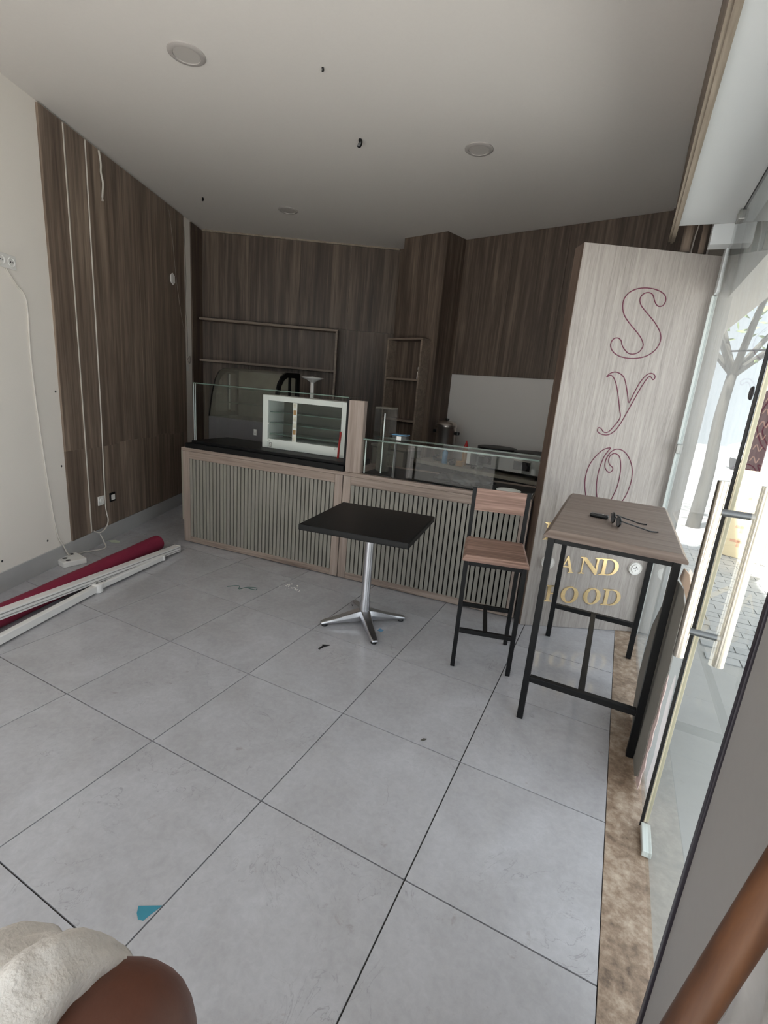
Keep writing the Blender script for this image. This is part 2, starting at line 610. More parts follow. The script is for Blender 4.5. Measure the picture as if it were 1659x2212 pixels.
b = MB(); b.prism(ROOM, -.16, -.008)
floor = struct(b.build('floor', M['grout']), 'grey glossy porcelain tile floor')
T, G = .6, .0025
full = MB().prism([(-T / 2 + G, -T / 2 + G), (T / 2 - G, -T / 2 + G), (T / 2 - G, T / 2 - G), (-T / 2 + G, T / 2 - G)], -.0095, 0).mesh('tile')
full.materials.append(M['tile'])
for i in range(-6, 5):
    for j in range(-4, 10):
        x0, y0 = i * T, j * T
        sq = [(x0 + G, y0 + G), (x0 + T - G, y0 + G), (x0 + T - G, y0 + T - G), (x0 + G, y0 + T - G)]
        c = clip(sq, ROOM)
        if len(c) < 3 or area(c) < .004:
            continue
        cx, cy = x0 + T / 2, y0 + T / 2
        if abs(area(c) - (T - 2 * G) ** 2) < 1e-5:
            inst(full, 'tile', (cx, cy, 0), floor)
        else:
            o = MB().prism([(p[0] - cx, p[1] - cy) for p in c], -.0095, 0).build('tile', M['tile'], floor)
            o.location = (cx, cy, 0)

sill = struct(MB().box(2.39, 2.534, Y0, 3.12, -.16, .001).build('trim_1', M['stone']), 'stained brown stone threshold along the glass front')

# ceiling slab, kept clear of the facade recess
CE = [(PA[0] - .2, Y0 - .2), (2.215, Y0 - .2), (2.215, 4.50), (APEX.x, APEX.y + .0), (CORNER.x - .0, CORNER.y)]
b = MB(); b.prism(CE, H, H + .25)
struct(b.build('ceiling', M['ceiling']), 'white painted ceiling')


def wall_pts(s, off, z):
    p = L0 + DL * s + NL * off
    return (p.x, p.y, z)


# left wall and what is fixed flush on it
LW = math.atan2(DL.y, DL.x)


def left_local(name, label=None, cat=None):
    pass


b = MB(); b.box(LS0, LS1 + .15, 0, .2, 0, H + .25)
wl = struct(b.build('wall_left', M['white_wall']), 'white plastered side wall')
wl.location = (L0.x, L0.y, 0); wl.rotation_euler = (0, 0, LW)
# in this frame x runs along the wall (away from the camera), the room is on -y
k = 0
s = .72
PW = .235
while s < 2.82:
    e = min(s + PW, 2.83)
    gap = .006 if k < 2 else .0012
    for (z0, z1) in ((.145, .885 + random.uniform(-.02, .02)), (None, H - .012)):
        if z0 is None:
            z0 = zz + .001
        zz = z1
        o = MB().box(s + gap * .5, e - gap * .5, -.016 - random.uniform(0, .0015), 0, z0, z1).build('panel', M['wall_wood'], wl)
    s = e; k += 1
o = MB().box(3.02, LS1, -.018, 0, .145, H - .012).build('panel', M['wall_wood_shade'], wl)
bb = struct(MB().box(LS0, LS1, -.012, 0, 0, .14).build('baseboard_left', M['baseboard']), 'pale grey tiled skirting')
bb.location = wl.location; bb.rotation_euler = wl.rotation_euler

# back wall (shelves) : frame with x from the left corner to the apex, room on -y
AD = (APEX - CORNER); ALEN = AD.length; AW = math.atan2(AD.y, AD.x)
wa = struct(MB().box(-.15, ALEN + .1, .0, .2, 0, H + .25).build('wall_back', M['white_wall']), 'wood panelled back wall')
wa.location = (CORNER.x, CORNER.y, 0); wa.rotation_euler = (0, 0, AW)
nP = 4
for i in range(nP):
    a0, a1 = ALEN * i / nP, ALEN * (i + 1) / nP
    MB().box(a0 + .001, a1 - .001, -.016, 0, .0, 2.236).build('panel', M['wall_wood_shade'], wa)
    MB().box(a0 + .001, a1 - .001, -.0165, 0, 2.238, H - .022).build('panel', M['wall_wood_shade'], wa)
tr = struct(MB().box(0.02, ALEN - .02, -.022, .0, H - .02, H - .001).build('trim_3', M['trim_light']), 'thin cream strip along the ceiling')
tr.location = wa.location; tr.rotation_euler = wa.rotation_euler

# right part of the back wall (behind the kitchen)
BD = (BEND - APEX); BLEN = BD.length; BW = math.atan2(BD.y, BD.x)
wb = struct(MB().box(-.1, BLEN + .1, 0, .2, 0, H + .25).build('wall_kitchen', M['splash']), 'kitchen wall, white below and wood above')
wb.location = (APEX.x, APEX.y, 0); wb.rotation_euler = (0, 0, BW)
B_U0 = (Vector((.28, 4.95)) - APEX).dot(BD / BLEN)
for i in range(4):
    a0 = B_U0 + (BLEN - B_U0) * i / 4; a1 = B_U0 + (BLEN - B_U0) * (i + 1) / 4
    MB().box(a0 + .001, a1 - .001, -.016, 0, 1.793, H - .004).build('panel', M['wall_wood_shade'], wb)
MB().box(B_U0 - 1.0, B_U0 - .6, -.016, 0, .0, H - .004).build('panel', M['wall_wood_shade'], wb)

# column in front of the apex
cA, cB, cC = Vector((-.39, 4.775)), Vector((.17, 4.64)), Vector((.28, 4.95))
cD = cA + (cC - cB) * 1.05
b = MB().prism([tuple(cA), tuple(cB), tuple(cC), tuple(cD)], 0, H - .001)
struct(b.build('wall_column', M['wall_wood_shade']), 'wood clad square column')

# right side: fascia, soffit, far solid wall
struct(MB().box(2.215, 2.235, Y0 - .2, 3.13, 2.603, H + .25).build('trim_2', M['trim_wood']), 'dark wood fascia board under the ceiling edge')
MB_ = MB(); MB_.box(2.212, 2.247, Y0 - .2, 3.13, 2.585, 2.604); MB_.box(2.225, 2.24, Y0 - .2, 3.13, 2.578, 2.586)
struct(MB_.build('trim_4', M['trim_light']), 'pale moulding along the lower edge of the fascia')
b = MB()
b.prism([(2.236, Y0 - .2), (2.60, Y0 - .2), (2.60, 2.90), (2.236, 2.90)], 2.605, 2.66)
struct(b.build('ceiling_soffit', M['soffit']), 'white soffit over the glass front')
b = MB(); b.box(2.42, 2.533, 2.90, 3.0, 2.50, 2.604); b.box(2.514, 2.533, 2.98, 3.085, 2.27, 2.51)
struct(b.build('wall_jamb', M['soffit']), 'white jamb beside the sign')
struct(MB().box(2.236, 2.60, 2.90, 3.60, 2.95, 3.1).build('ceiling_recess_shade', M['dark_grey']), 'dark slab painted as the shade inside the recess above the sign')  # dark colour of this slab stands in for shade in the opening
struct(MB().box(2.60, 2.80, Y0 - .2, 5.1, 2.27, 3.46).build('wall_lintel', M['hall']), 'rendered lintel outside the glass front')
struct(MB().box(2.534, 2.62, 3.13, 4.60, 0, H + .25).build('wall_right', M['hall']), 'solid wall behind the sign')
struct(MB().box(2.22, 2.60, 4.45, 4.60, 0, H + .25).build('wall_corner', M['wall_wood_shade']), 'wood panelled corner')
struct(MB().box(2.2155, 2.62, 3.131, 4.60, H, H + .25).build('ceiling_edge', M['ceiling']), 'ceiling strip behind the sign')
struct(MB().box(2.236, 2.599, Y0 - .2, 3.13, 3.2, H + .25).build('ceiling_roof', M['hall']), 'roof slab over the soffit')
b = MB(); b.box(2.285, 2.335, 3.10, 3.13, 2.52, 2.94)
tag(b.build('loose_board', M['wall_wood']), 'narrow brown board in the dark gap above the sign', 'board', 'boards above the sign')
b = MB(); b.box(2.385, 2.415, 3.145, 3.185, 2.52, 2.94)
tag(b.build('loose_board', M['wall_wood']), 'brown board beside the white jamb above the sign', 'board', 'boards above the sign')
b = MB(); b.tube(smooth_path([(2.365, 3.17, 2.94), (2.367, 3.165, 2.75), (2.352, 3.165, 2.6), (2.345, 3.165, 2.4)]), .004)
tag(b.build('wire', M['cable']), 'thin white wire hanging in the gap above the sign', 'wire')

# front side behind the camera: a second shop window
fr = thing('window_2', 'shop window frame behind the camera', 'window')
fr['kind'] = 'structure'; del fr['category']
for x0, x1 in ((-.1, 1.2), (1.22, 2.5)):
    MB().box(x0, x1, Y0 - .055, Y0 - .045, .02, 3.02).build('pane', M['glass'], fr)
for x in (-.14, 1.21, 2.53):
    MB().box(x - .02, x + .02, Y0 - .075, Y0 - .025, 0, 3.04).build('mullion', M['alu'], fr)
struct(MB().box(PA[0] - .2, 2.60, Y0 - .2, Y0 - .0, 3.04, H + .25).build('wall_front', M['white_wall']), 'wall above the second window')

# ------------------------------------------------------------------ glass front
gf = bpy.data.objects.new('window_1', None); COL.objects.link(gf); struct(gf, 'frameless glass shop front')
gf.location = (2.525, 1.26, 0)


def gpane(name, y0, y1, z0, z1, m, x=2.525):
    t = .005
    o = MB().box(x - t - 2.525, x + t - 2.525, y0 - 1.26, y1 - 1.26, z0, z1).build(name, m, gf)
    return o


p = gpane('pane', 1.262, 3.085, .004, 2.60, M['glass_dusty'])
gpane('pane', -1.58, .25, .004, 2.60, M['glass'])
b = MB(); b.box(-.004, .004, 1.825, 1.832, .01, 2.26); b.build('pane_edge', M['glass_edge_pale'], gf)
b = MB(); b.box(-.020, -.006, 1.80, 1.825, .01, 2.262); b.build('edge_profile', M['glass_edge_pale'], gf)
b = MB(); b.box(-.0065, .0065, 1.832, 1.838, .01, 2.60); b.box(-.0065, .0065, -2.8, 1.83, 2.598, 2.604); b.build('seal', M['gasket'], gf)
b = MB(); b.box(-.02, .02, 1.42, 1.50, 2.555, 2.603); b.build('pane_clamp', M['steel_dull'], gf, .004)
b = MB(); b.box(-.022, -.002, 1.755, 1.795, 1.31, 1.37); b.build('wall_clip', M['steel_dull'], gf, .003)
b = MB(); b.lathe([(.018, -.012), (.022, -.008), (.022, -.005)], 20, (0, .10, 1.637), axis=0); b.build('round_sticker', M['dark_grey'], gf)
b = MB(); b.box(-.018, -.008, -.006, .0015, .004, 2.27); b.build('seal', M['gasket'], gf)

dr = bpy.data.objects.new('door_1', None); COL.objects.link(dr); struct(dr, 'glass shop door with long tubular pull handles')
dr.location = (2.525, 1.25, 0)
MB().box(-.005, .005, -.99, -.006, .012, 2.262).build('door_pane', M['glass'], dr)
b = MB(); b.box(-.0075, .007, -.005, .004, .035, 2.262); b.build('door_edge', M['edge_cream'], dr, .002)
b = MB(); b.box(-.016, .016, -.14, -.002, .004, .03); b.build('patch_fitting', M['glass_edge_pale'], dr, .003)
for sx, lab in ((-1, 'inner pull handle'), (1, 'outer pull handle')):
    b = MB(); b.tube([(sx * .055, -.10, .78), (sx * .055, -.10, 1.37)], .0165, 16)
    hd = b.build('pull_handle', M['brass_edge'], dr, 0, True, 'brushed steel tubular pull handle')
    for z in (.875, 1.275):
        b = MB(); b.lathe([(.011, 0), (.011, .045)], 12, (0, -.10, z), axis=0) if sx > 0 else b.lathe([(.011, -.045), (.011, 0)], 12, (0, -.10, z), axis=0)
        b.build('standoff', M['dark_steel'], hd, 0, True)

# grey board with a dark edge standing close to the camera
gb = thing('grey_board', 'tall grey board with a dark edge standing at the right beside the camera', 'board', (2.46, .455, 0), 0)
MB().box(.004, .030, -1.2, -.006, .003, 2.05).build('board_face', M['panel_grey'], gb)
MB().box(-.002, .034, -.006, .014, .003, 2.05).build('edge_band', M['panel_edge'], gb, .003)

# ------------------------------------------------------------------ sign wall
S0 = Vector((1.79, 2.721)); SD = Vector((.8815, .4723)); SW = math.atan2(SD.y, SD.x)
sg = thing('sign_panel', 'tall pale wood sign panel with outlined script letters and gold lettering', 'sign', (S0.x, S0.y, 0), SW)
MB().box(-.022, .826, .0, .085, .003, 2.49).build('panel', M['sign_wood'], sg)
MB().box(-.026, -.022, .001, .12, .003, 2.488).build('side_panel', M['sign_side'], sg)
LS = [(0.388, 2.276), (0.337, 2.264), (0.298, 2.239), (0.277, 2.202), (0.278, 2.162), (0.295, 2.119), (0.333, 2.077), (0.388, 2.032), (0.425, 1.999), (0.45, 1.964), (0.453, 1.942), (0.439, 1.913), (0.408, 1.896), (0.372, 1.897), (0.341, 1.918), (0.319, 1.944), (0.31, 1.966), (0.289, 1.98), (0.265, 1.976), (0.25, 1.956), (0.25, 1.929), (0.272, 1.898), (0.316, 1.876), (0.373, 1.868), (0.433, 1.873), (0.489, 1.891), (0.532, 1.925), (0.553, 1.964), (0.556, 2.001), (0.54, 2.041), (0.499, 2.087), (0.445, 2.132), (0.396, 2.172), (0.377, 2.202), (0.379, 2.228), (0.399, 2.248), (0.427, 2.253), (0.451, 2.241), (0.468, 2.21), (0.486, 2.189), (0.507, 2.182), (0.529, 2.193), (0.536, 2.22), (0.525, 2.246), (0.493, 2.265), (0.446, 2.276)]
LY = [(0.262, 1.747), (0.279, 1.767), (0.306, 1.779), (0.338, 1.775), (0.373, 1.752), (0.399, 1.701), (0.424, 1.635), (0.438, 1.6), (0.459, 1.663), (0.484, 1.732), (0.515, 1.778), (0.542, 1.791), (0.564, 1.784), (0.573, 1.768), (0.563, 1.753), (0.545, 1.769), (0.528, 1.765), (0.5, 1.709), (0.474, 1.64), (0.445, 1.559), (0.416, 1.477), (0.386, 1.42), (0.346, 1.389), (0.299, 1.389), (0.271, 1.405), (0.272, 1.428), (0.29, 1.425), (0.312, 1.404), (0.342, 1.406), (0.371, 1.444), (0.401, 1.501), (0.387, 1.554), (0.352, 1.659), (0.323, 1.724), (0.296, 1.755), (0.276, 1.755), (0.267, 1.747)]
LO = [(0.377, 1.302), (0.368, 1.305), (0.33, 1.288), (0.287, 1.238), (0.257, 1.174), (0.249, 1.094), (0.264, 1.011), (0.3, 0.927), (0.359, 0.872), (0.427, 0.86), (0.495, 0.898), (0.542, 0.983), (0.559, 1.055), (0.562, 1.119), (0.548, 1.191), (0.511, 1.256), (0.465, 1.294), (0.422, 1.301), (0.389, 1.283), (0.366, 1.239), (0.362, 1.198), (0.373, 1.167), (0.399, 1.145), (0.42, 1.158), (0.418, 1.179), (0.396, 1.195), (0.383, 1.22), (0.385, 1.251), (0.412, 1.272), (0.447, 1.256), (0.468, 1.206), (0.478, 1.133), (0.475, 1.048), (0.454, 0.966), (0.444, 0.938), (0.417, 0.909), (0.389, 0.912), (0.352, 0.974), (0.333, 1.059), (0.33, 1.153), (0.345, 1.238), (0.365, 1.281)]
for outline in (LS, LY, LO):
    path = smooth_path([(a, -.001, z) for a, z in outline], 3, True)
    MB().tube(path, .0032, 6, closed=True).build('letter_outline', M['neon_line'], sg)


# serif capitals, unit height, drawn as lists of closed polygons
def stem(x, w, sw=.16, top=True, bot=True, h=1.0):
    """a serifed upright from x to x+w"""
    q = []
    pts = [(x - sw * bot, 0), (x + w + sw * bot, 0), (x + w + sw * bot, .035), (x + w, .09)]
    pts += [(x + w, h - .09), (x + w + sw * top, h - .035), (x + w + sw * top, h), (x - sw * top, h), (x - sw * top, h - .035), (x, h - .09), (x, .09), (x - sw * bot, .035)]
    return pts


def bowl(x0, x1, y0, y1, tw, hw, n=18, half=False):
    """an O or the bowl of a D as a ring of quads: outer ellipse, narrower inner one"""
    cx, cy = (x0 + x1) / 2, (y0 + y1) / 2
    rx, ry = (x1 - x0) / 2, (y1 - y0) / 2
    if half:
        cx = x0; rx = x1 - x0
    polys = []
    a0, a1 = (-math.pi / 2, math.pi / 2) if half else (0, 2 * math.pi)
    for i in range(n):
        t, u = a0 + (a1 - a0) * i / n, a0 + (a1 - a0) * (i + 1) / n
        o = [(cx + rx * math.cos(q), cy + ry * math.sin(q)) for q in (t, u)]
        w = [(cx + (rx - tw) * math.cos(q), cy + (ry - hw) * math.sin(q)) for q in (u, t)]
        polys.append(o + w)
    return polys


GLYPH = {
    'I': [stem(.10, .21)],
    'F': [stem(.10, .21), [(.28, .935), (.78, .935), (.78, 1), (.28, 1)], [(.72, .74), (.78, .74), (.78, 1), (.68, 1), (.66, .93)],
          [(.28, .48), (.58, .48), (.58, .54), (.28, .54)], [(.55, .38), (.60, .38), (.60, .64), (.55, .64)]],
    'D': [stem(.10, .20, top=True, bot=True)] + [[(.28, .94), (.5, .94), (.5, 1), (.28, 1)], [(.28, 0), (.5, 0), (.5, .06), (.28, .06)]] + bowl(.5, 1.04, 0, 1, .22, .075, half=True),
    'O': bowl(.02, 1.04, -.01, 1.01, .24, .075, 28),
    'N': [[(.02, 0), (.32, 0), (.32, .035), (.21, .08), (.21, .95), (.14, .95), (.14, .08), (.02, .035)],
          [(.02, .965), (.02, 1), (.30, 1), (.98, .22), (.98, -.01), (.88, -.01), (.14, .9)],
          [(.88, .0), (.98, .0), (.98, .92), (1.10, .965), (1.10, 1), (.76, 1), (.76, .965), (.88, .92)]],
    'A': [[(.0, 0), (.30, 0), (.30, .035), (.20, .07), (.55, .88), (.52, 1), (.50, 1), (.12, .07), (.0, .035)],
          [(.50, 1), (.58, 1), (.96, .07), (1.06, .035), (1.06, 0), (.68, 0), (.68, .035), (.77, .07), (.46, .86)],
          [(.28, .33), (.72, .33), (.72, .39), (.28, .39)]],
}


def gold(ch, s, z, w, h=.123, slant=0.0):
    b = MB()
    for i, poly in enumerate(GLYPH[ch]):
        q = [(s + x * w / 1.06 + slant * y * h, z + y * h) for x, y in poly]
        b.prism(q, -.0065 - .0004 * (i % 3), -.0004, axis=1)
    b.build('gold_letter', M['gold'], sg, 0, False, 'gold mirror letter')


for ch, s_, w in (('F', .118, .12), ('O', .227, .131), ('O', .390, .130), ('D', .535, .132)):
    gold(ch, s_, .196, w)
for ch, s_, w in (('A', .178, .111), ('N', .320, .145), ('D', .475, .130)):
    gold(ch, s_, .422, w)
gold('I', .038, .650, .12)
gold('I', .205, .650, .12)
for s_ in (.094, .717):
    b = MB(); b.lathe([(.040, -.012), (.046, -.02), (.046, -.004), (.046, 0)][::-1], 28, (s_, 0, .490), axis=1)
    so = b.build('power_grommet', M['white_plastic'], sg, 0, True, 'round white socket grommet')
    b = MB(); b.lathe([(.027, -.0205), (.029, -.0215), (.029, -.018)][::-1], 24, (s_, 0, .490), axis=1)
    b.build('socket_face', M['white_plastic'], so)
    b = MB()
    for dx, dz in ((-.013, 0), (.013, 0), (0, .014), (0, -.014), (0, 0)):
        b.lathe([(.0035, -.0232), (.0035, -.0212)][::-1], 8, (s_ + dx, 0, .490 + dz), axis=1)
    b.build('pin_hole', M['dark_grey'], so)

# ------------------------------------------------------------------ serving counter
C0 = Vector((-1.364, 2.521)); CD = Vector((.9965, .0833)); CW = math.atan2(CD.y, CD.x)
CLOC = (C0.x, C0.y, 0)
ct = thing('serving_counter', 'long serving counter with two bays of vertical grey slats in a wood frame', 'counter', CLOC, CW)
MB().box(0.0, 1.63, .018, .60, .02, .868).build('carcass', M['dark_grey'], ct)
MB().box(1.63, 3.08, .018, .60, .02, .868).build('carcass', M['dark_grey'], ct)
MB().box(.0, 3.08, .014, .018, .01, .868).build('slat_backing', M['slat_back'], ct)
MB().box(.01, 3.07, .01, .02, .0, .02).build('plinth', M['slat_back'], ct)
ZT, ZB = .80, .062
for a0, a1, L_, R_ in ((0.0, 1.625, .074, 1.556), (1.632, 3.08, 1.70, 3.02)):
    MB().box(a0, L_, -.008, .014, .008, .868).build('stile', M['frame_wood_v'], ct, .003)
    MB().box(R_, a1, -.008, .014, .008, .868).build('stile', M['frame_wood_v'], ct, .003)
    MB().box(L_, R_, -.008, .014, ZT, .868).build('rail', M['frame_wood_h'], ct, .003)
    MB().box(L_, R_, -.008, .014, .008, ZB).build('rail', M['frame_wood_h'], ct, .003)
    n = 39 if a0 == 0 else 35
    pitch = (R_ - L_) / n
    me = MB().box(-pitch * .36, pitch * .36, -.007, .0135, ZB + .001, ZT - .001).mesh('slat'); me.materials.append(M['slat'])
    for i in range(n):
        inst(me, 'slat', (L_ + pitch * (i + .5), 0, 0), ct)
dp_ = MB().box(1.640, 1.770, -.004, .05, .8995, 1.455).build('divider_post', M['frame_wood_v'], None, .003)
dp_.location = CLOC; dp_.rotation_euler = (0, 0, CW)
tag(dp_, 'upright wood post between the tall and the low display case', 'post')
MB().box(-.055, -.014, .03, .60, .20, .866).build('end_panel', M['beige'], ct, .002)
wt = MB().box(-.012, 3.08, -.014, .61, .869, .899).build('counter_top', M['frame_wood_h'], None, .004)
wt.location = CLOC; wt.rotation_euler = (0, 0, CW)
tag(wt, 'wood-look top board running the length of the serving counter', 'worktop')

# tall glass case on the left half
gc = thing('display_case', 'tall glass display case on a black base at the left end of the counter', 'display case', CLOC, CW)
MB().box(.045, 1.632, -.022, .52, .900, .945).build('base', M['black_matte'], gc, .005)
MB().box(.085, 1.618, .015, .50, .945, .968).build('base_step', M['black_matte'], gc, .003)
z0, z1 = .970, 1.468
MB().box(.11, 1.61, .030, .036, z0, z1).build('front_pane', M['glass_case'], gc)
MB().box(.104, .110, .030, .49, z0, z1).build('side_pane', M['glass_case'], gc)
MB().box(.104, 1.622, .028, .34, z1 + .001, z1 + .007).build('top_pane', M['glass_case'], gc)
MB().box(.100, 1.622, .0255, .0275, z1 - .001, z1 + .007).build('pane_edge', M['glass_edge'], gc)
MB().box(.1015, .1035, .028, .033, z0, z1).build('pane_edge', M['glass_edge_pale'], gc)
MB().box(.111, .114, .037, .043, z0, z1).build('pane_edge', M['glass_edge_pale'], gc)
MB().box(1.610, 1.632, .02, .05, .946, 1.462).build('end_strip', M['black_matte'], gc)

# white framed cabinet inside the glass case
wc = thing('white_cabinet', 'white framed cabinet with glass doors inside the tall display case', 'cabinet', CLOC, CW)
w0, w1 = .20, .46
xa, xb, za, zb = .71, 1.53, .970, 1.425
MB().box(xa, xa + .055, w0, w1, za, zb).build('stile', M['white_frame'], wc, .003)
MB().box(xb - .05, xb, w0, w1, za, zb).build('stile', M['white_frame'], wc, .003)
MB().box(xa + .055, xb - .05, w0, w1, zb - .045, zb).build('top_rail', M['white_frame'], wc, .003)
MB().box(xa + .056, xb - .051, w0 + .002, w1, za, za + .08).build('bottom_panel', M['white_frame'], wc, .003)
MB().box(xa + .056, xb - .051, w1 - .01, w1, za + .062, zb - .045).build('back_panel', M['olive'], wc)
for i in range(3):
    z = za + .12 + i * .095
    MB().box(xa + .056, xb - .051, w0 + .03, w1 - .011, z, z + .006).build('shelf', M['glass_edge'], wc)
MB().box(xa + .057, 1.10, w0 + .012, w0 + .017, za + .063, zb - .046).build('glass_door', M['glass_case'], wc)
MB().box(1.09, xb - .052, w0 + .020, w0 + .025, za + .063, zb - .046).build('glass_door', M['glass_case'], wc)
st = MB().box(1.012, 1.052, w0 + .008, w0 + .011, za + .064, zb - .047).build('photo_strip', M['white_plastic'], wc, 0, False, 'vertical strip of small pictures')
for i in range(6):
    zc = za + .085 + i * .056
    b = MB(); b.box(1.018, 1.046, w0 + .0065, w0 + .008, zc, zc + .04)
    b.build('picture', M['amber' if i % 3 == 1 else 'photo'], st)
for (x, z) in ((xa + .065, za + .052), (xa + .06, za + .2), (xb - .10, za + .058)):
    b = MB(); b.lathe([(.010, -.008), (.012, 0)][::-1], 12, (x, w0 + .001, z + .012), axis=1); b.build('knob', M['white_plastic'], wc, 0, True)
b = MB(); b.box(xa + .072, xa + .098, w0 - .001, w0 + .001, za + .012, za + .050)
lb = b.build('sticker', M['black_plastic'], wc)
b = MB(); b.box(xa + .075, xa + .095, w0 - .0018, w0 - .001, za + .015, za + .047); b.build('sticker_face', M['white_plastic'], lb)
b = MB(); b.box(xa + .080, xa + .090, w0 - .0024, w0 - .0018, za + .020, za + .030); b.box(xa + .078, xa + .086, w0 - .0024, w0 - .0018, za + .034, za + .042); b.build('sticker_mark', M['dark_grey'], lb)
rb = MB(); rb.tube(smooth_path([(1.500, .14, .972), (1.502, .14, 1.03), (1.506, .14, 1.10), (1.512, .14, 1.17), (1.508, .14, 1.19)]), [.012, .016, .020, .018, .006] + [.006] * 0 if False else .014, 8, flat=.5)
o = rb.build('red_ribbon', M['red']); o.location = CLOC; o.rotation_euler = (0, 0, CW)
tag(o, 'red ribbon standing in the right corner of the tall display case', 'ribbon')

# low glass case on the right half
lc = thing('low_display_case', 'low glass display case with a glass shelf on top at the right of the counter', 'display case', CLOC, CW)
z1 = 1.166
MB().box(1.775, 3.075, .020, .026, .9, z1).build('front_pane', M['glass_case'], lc)
MB().box(1.775, 3.085, .010, .30, z1 + .001, z1 + .011).build('top_pane', M['glass_case'], lc)
MB().box(1.775, 3.085, .0065, .0095, z1 + .0005, z1 + .0115).build('pane_edge', M['glass_edge'], lc)
MB().box(1.775, 3.085, .3005, .303, z1 + .0005, z1 + .0115).build('pane_edge', M['glass_edge'], lc)
MB().box(2.16, 2.166, .027, .29, .9, z1).build('divider_pane', M['glass_case'], lc)
MB().box(2.66, 2.666, .027, .29, .9, z1).build('divider_pane', M['glass_case'], lc)
MB().box(1.776, 3.07, .03, .48, .9, .906).build('case_floor', M['black_matte'], lc)
MB().box(2.03, 2.045, .022, .03, .901, 1.164).build('corner_profile', M['black_plastic'], lc)
for u in (1.79, 2.03):
    b = MB(); b.box(u - .004, u + .004, .028, .036, .907, 1.16); b.build('pane_edge', M['glass_edge_pale'], lc)

# acrylic dispenser with stacked cups at the left of the low case
cd = thing('cup_dispenser', 'clear acrylic dispenser with a stack of clear lids behind the counter post', 'dispenser', (C0 + CD * 1.93).to_3d(), CW)
nn = Vector((-CD.y, CD.x))
cd.location = tuple((C0 + CD * 1.915 + nn * .17).to_3d() + Vector((0, 0, .907)))
MB().box(-.095, -.090, -.08, .08, 0, .50).build('side', M['glass'], cd)
MB().box(.030, .035, -.08, .08, 0, .50).build('side', M['glass'], cd)
MB().box(-.09, .03, .075, .08, 0, .50).build('back', M['glass'], cd)
MB().box(-.095, .035, -.08, .08, .50, .515).build('cap', M['glass_haze'], cd, .004)
MB().box(-.012, -.004, -.088, -.081, .005, .47).build('white_edge', M['glass_edge_pale'], cd)
lid_me = MB().lathe([(.050, 0), (.056, .004), (.054, .0055), (.047, .002)], 18).mesh('lid'); lid_me.materials.append(M['glass_haze'])
for i in range(27):
    inst(lid_me, 'lid', (-.03 + .002 * math.sin(i * 2.1), .002 * math.cos(i * 1.3), .012 + i * .0085), cd)

tb = thing('food_tub', 'small clear plastic tub on the glass shelf of the low display case', 'tub', tuple((C0 + CD * 2.03 + nn * .14).to_3d() + Vector((0, 0, 1.178))), CW)
b = MB(); b.prism([(-.055, -.04), (.055, -.04), (.055, .04), (-.055, .04)], 0, .042); b.build('body', M['glass_dusty'], tb, .004)
b = MB(); b.prism([(-.06, -.045), (.06, -.045), (.06, .045), (-.06, .045)], .043, .049); b.build('lid', M['blue'], tb, .002)
b = MB(); b.box(-.018, .018, -.0425, -.0405, .005, .036); b.build('label', M['white_plastic'], tb)

# dark bag lying in the low case
b = MB()
bag = bmesh.new(); bmesh.ops.create_icosphere(bag, subdivisions=4, radius=1)
rg = random.Random(3)
for v in bag.verts:
    n_ = 1 + .22 * math.sin(7 * v.co.x + 3 * v.co.y) * math.cos(6 * v.co.y - 4 * v.co.z) + .08 * math.sin(19 * v.co.x + 11 * v.co.z)
    v.co = Vector((v.co.x * .20 * n_, v.co.y * .09 * n_, max(v.co.z, -.35) * .055 * n_ + .025))
me = bpy.data.meshes.new('plastic_bag'); bag.to_mesh(me); bag.free(); me.materials.append(M['black_plastic'])
for p_ in me.polygons:
    p_.use_smooth = True
o = inst(me, 'plastic_bag', tuple((C0 + CD * 2.55 + nn * .20).to_3d() + Vector((0, 0, .908))), None, CW)
tag(o, 'crumpled black plastic bag lying in the low display case', 'bag')
b = MB(); b.lathe([(.0, .0), (.075, .004), (.09, .014), (.086, .016), (.07, .008), (.0, .005)], 24)
o = b.build('steel_plate', M['white_plastic'], None, 0, True); o.location = tuple((C0 + CD * 2.90 + nn * .12).to_3d() + Vector((0, 0, .9075)))
tag(o, 'white plate in front of the black bag in the low display case', 'plate')

# ------------------------------------------------------------------ curved pastry display behind the counter
pf = thing('pastry_fridge', 'pastry display with curved glass front and black end frames behind the counter', 'display fridge', tuple((C0 + CD * 0 + nn * 0).to_3d()), CW)
fx0, fx1, fy0, fy1 = -.36, .44, .74, 1.24
MB().box(fx0, fx1, fy0, fy1, .02, 1.13).build('body', M['mid_grey'], pf, .01)
arch = [(fy0, 1.131), (fy0 + .045, 1.36), (fy0 + .10, 1.52), (fy0 + .16, 1.60), (fy0 + .24, 1.638), (fy1 - .02, 1.645), (fy1, 1.63), (fy1, 1.131)]
inner = [(fy0 + .065, 1.18), (fy0 + .10, 1.36), (fy0 + .15, 1.50), (fy0 + .20, 1.56), (fy0 + .26, 1.588), (fy1 - .07, 1.59), (fy1 - .06, 1.58), (fy1 - .06, 1.18)]
for x, xw in ((fx0, .02), (fx1 - .02, .02)):
    b = MB()
    n = len(arch)
    for i in range(n):
        j = (i + 1) % n
        b.prism([arch[i], arch[j], inner[j], inner[i]], x, x + xw, axis=0)
    b.build('end_frame', M['black_matte'], pf)
    b = MB(); b.prism(inner, x + .008, x + .012, axis=0); b.build('end_pane', M['glass_case'], pf)
    b = MB(); b.box(x + .002, x + xw - .002, fy0 + .30, fy0 + .33, 1.18, 1.59); b.build('end_mullion', M['black_matte'], pf)
fpath = smooth_path([(0, a, z) for a, z in arch[:6]], 5)
b = MB()
vs, fs = [], []
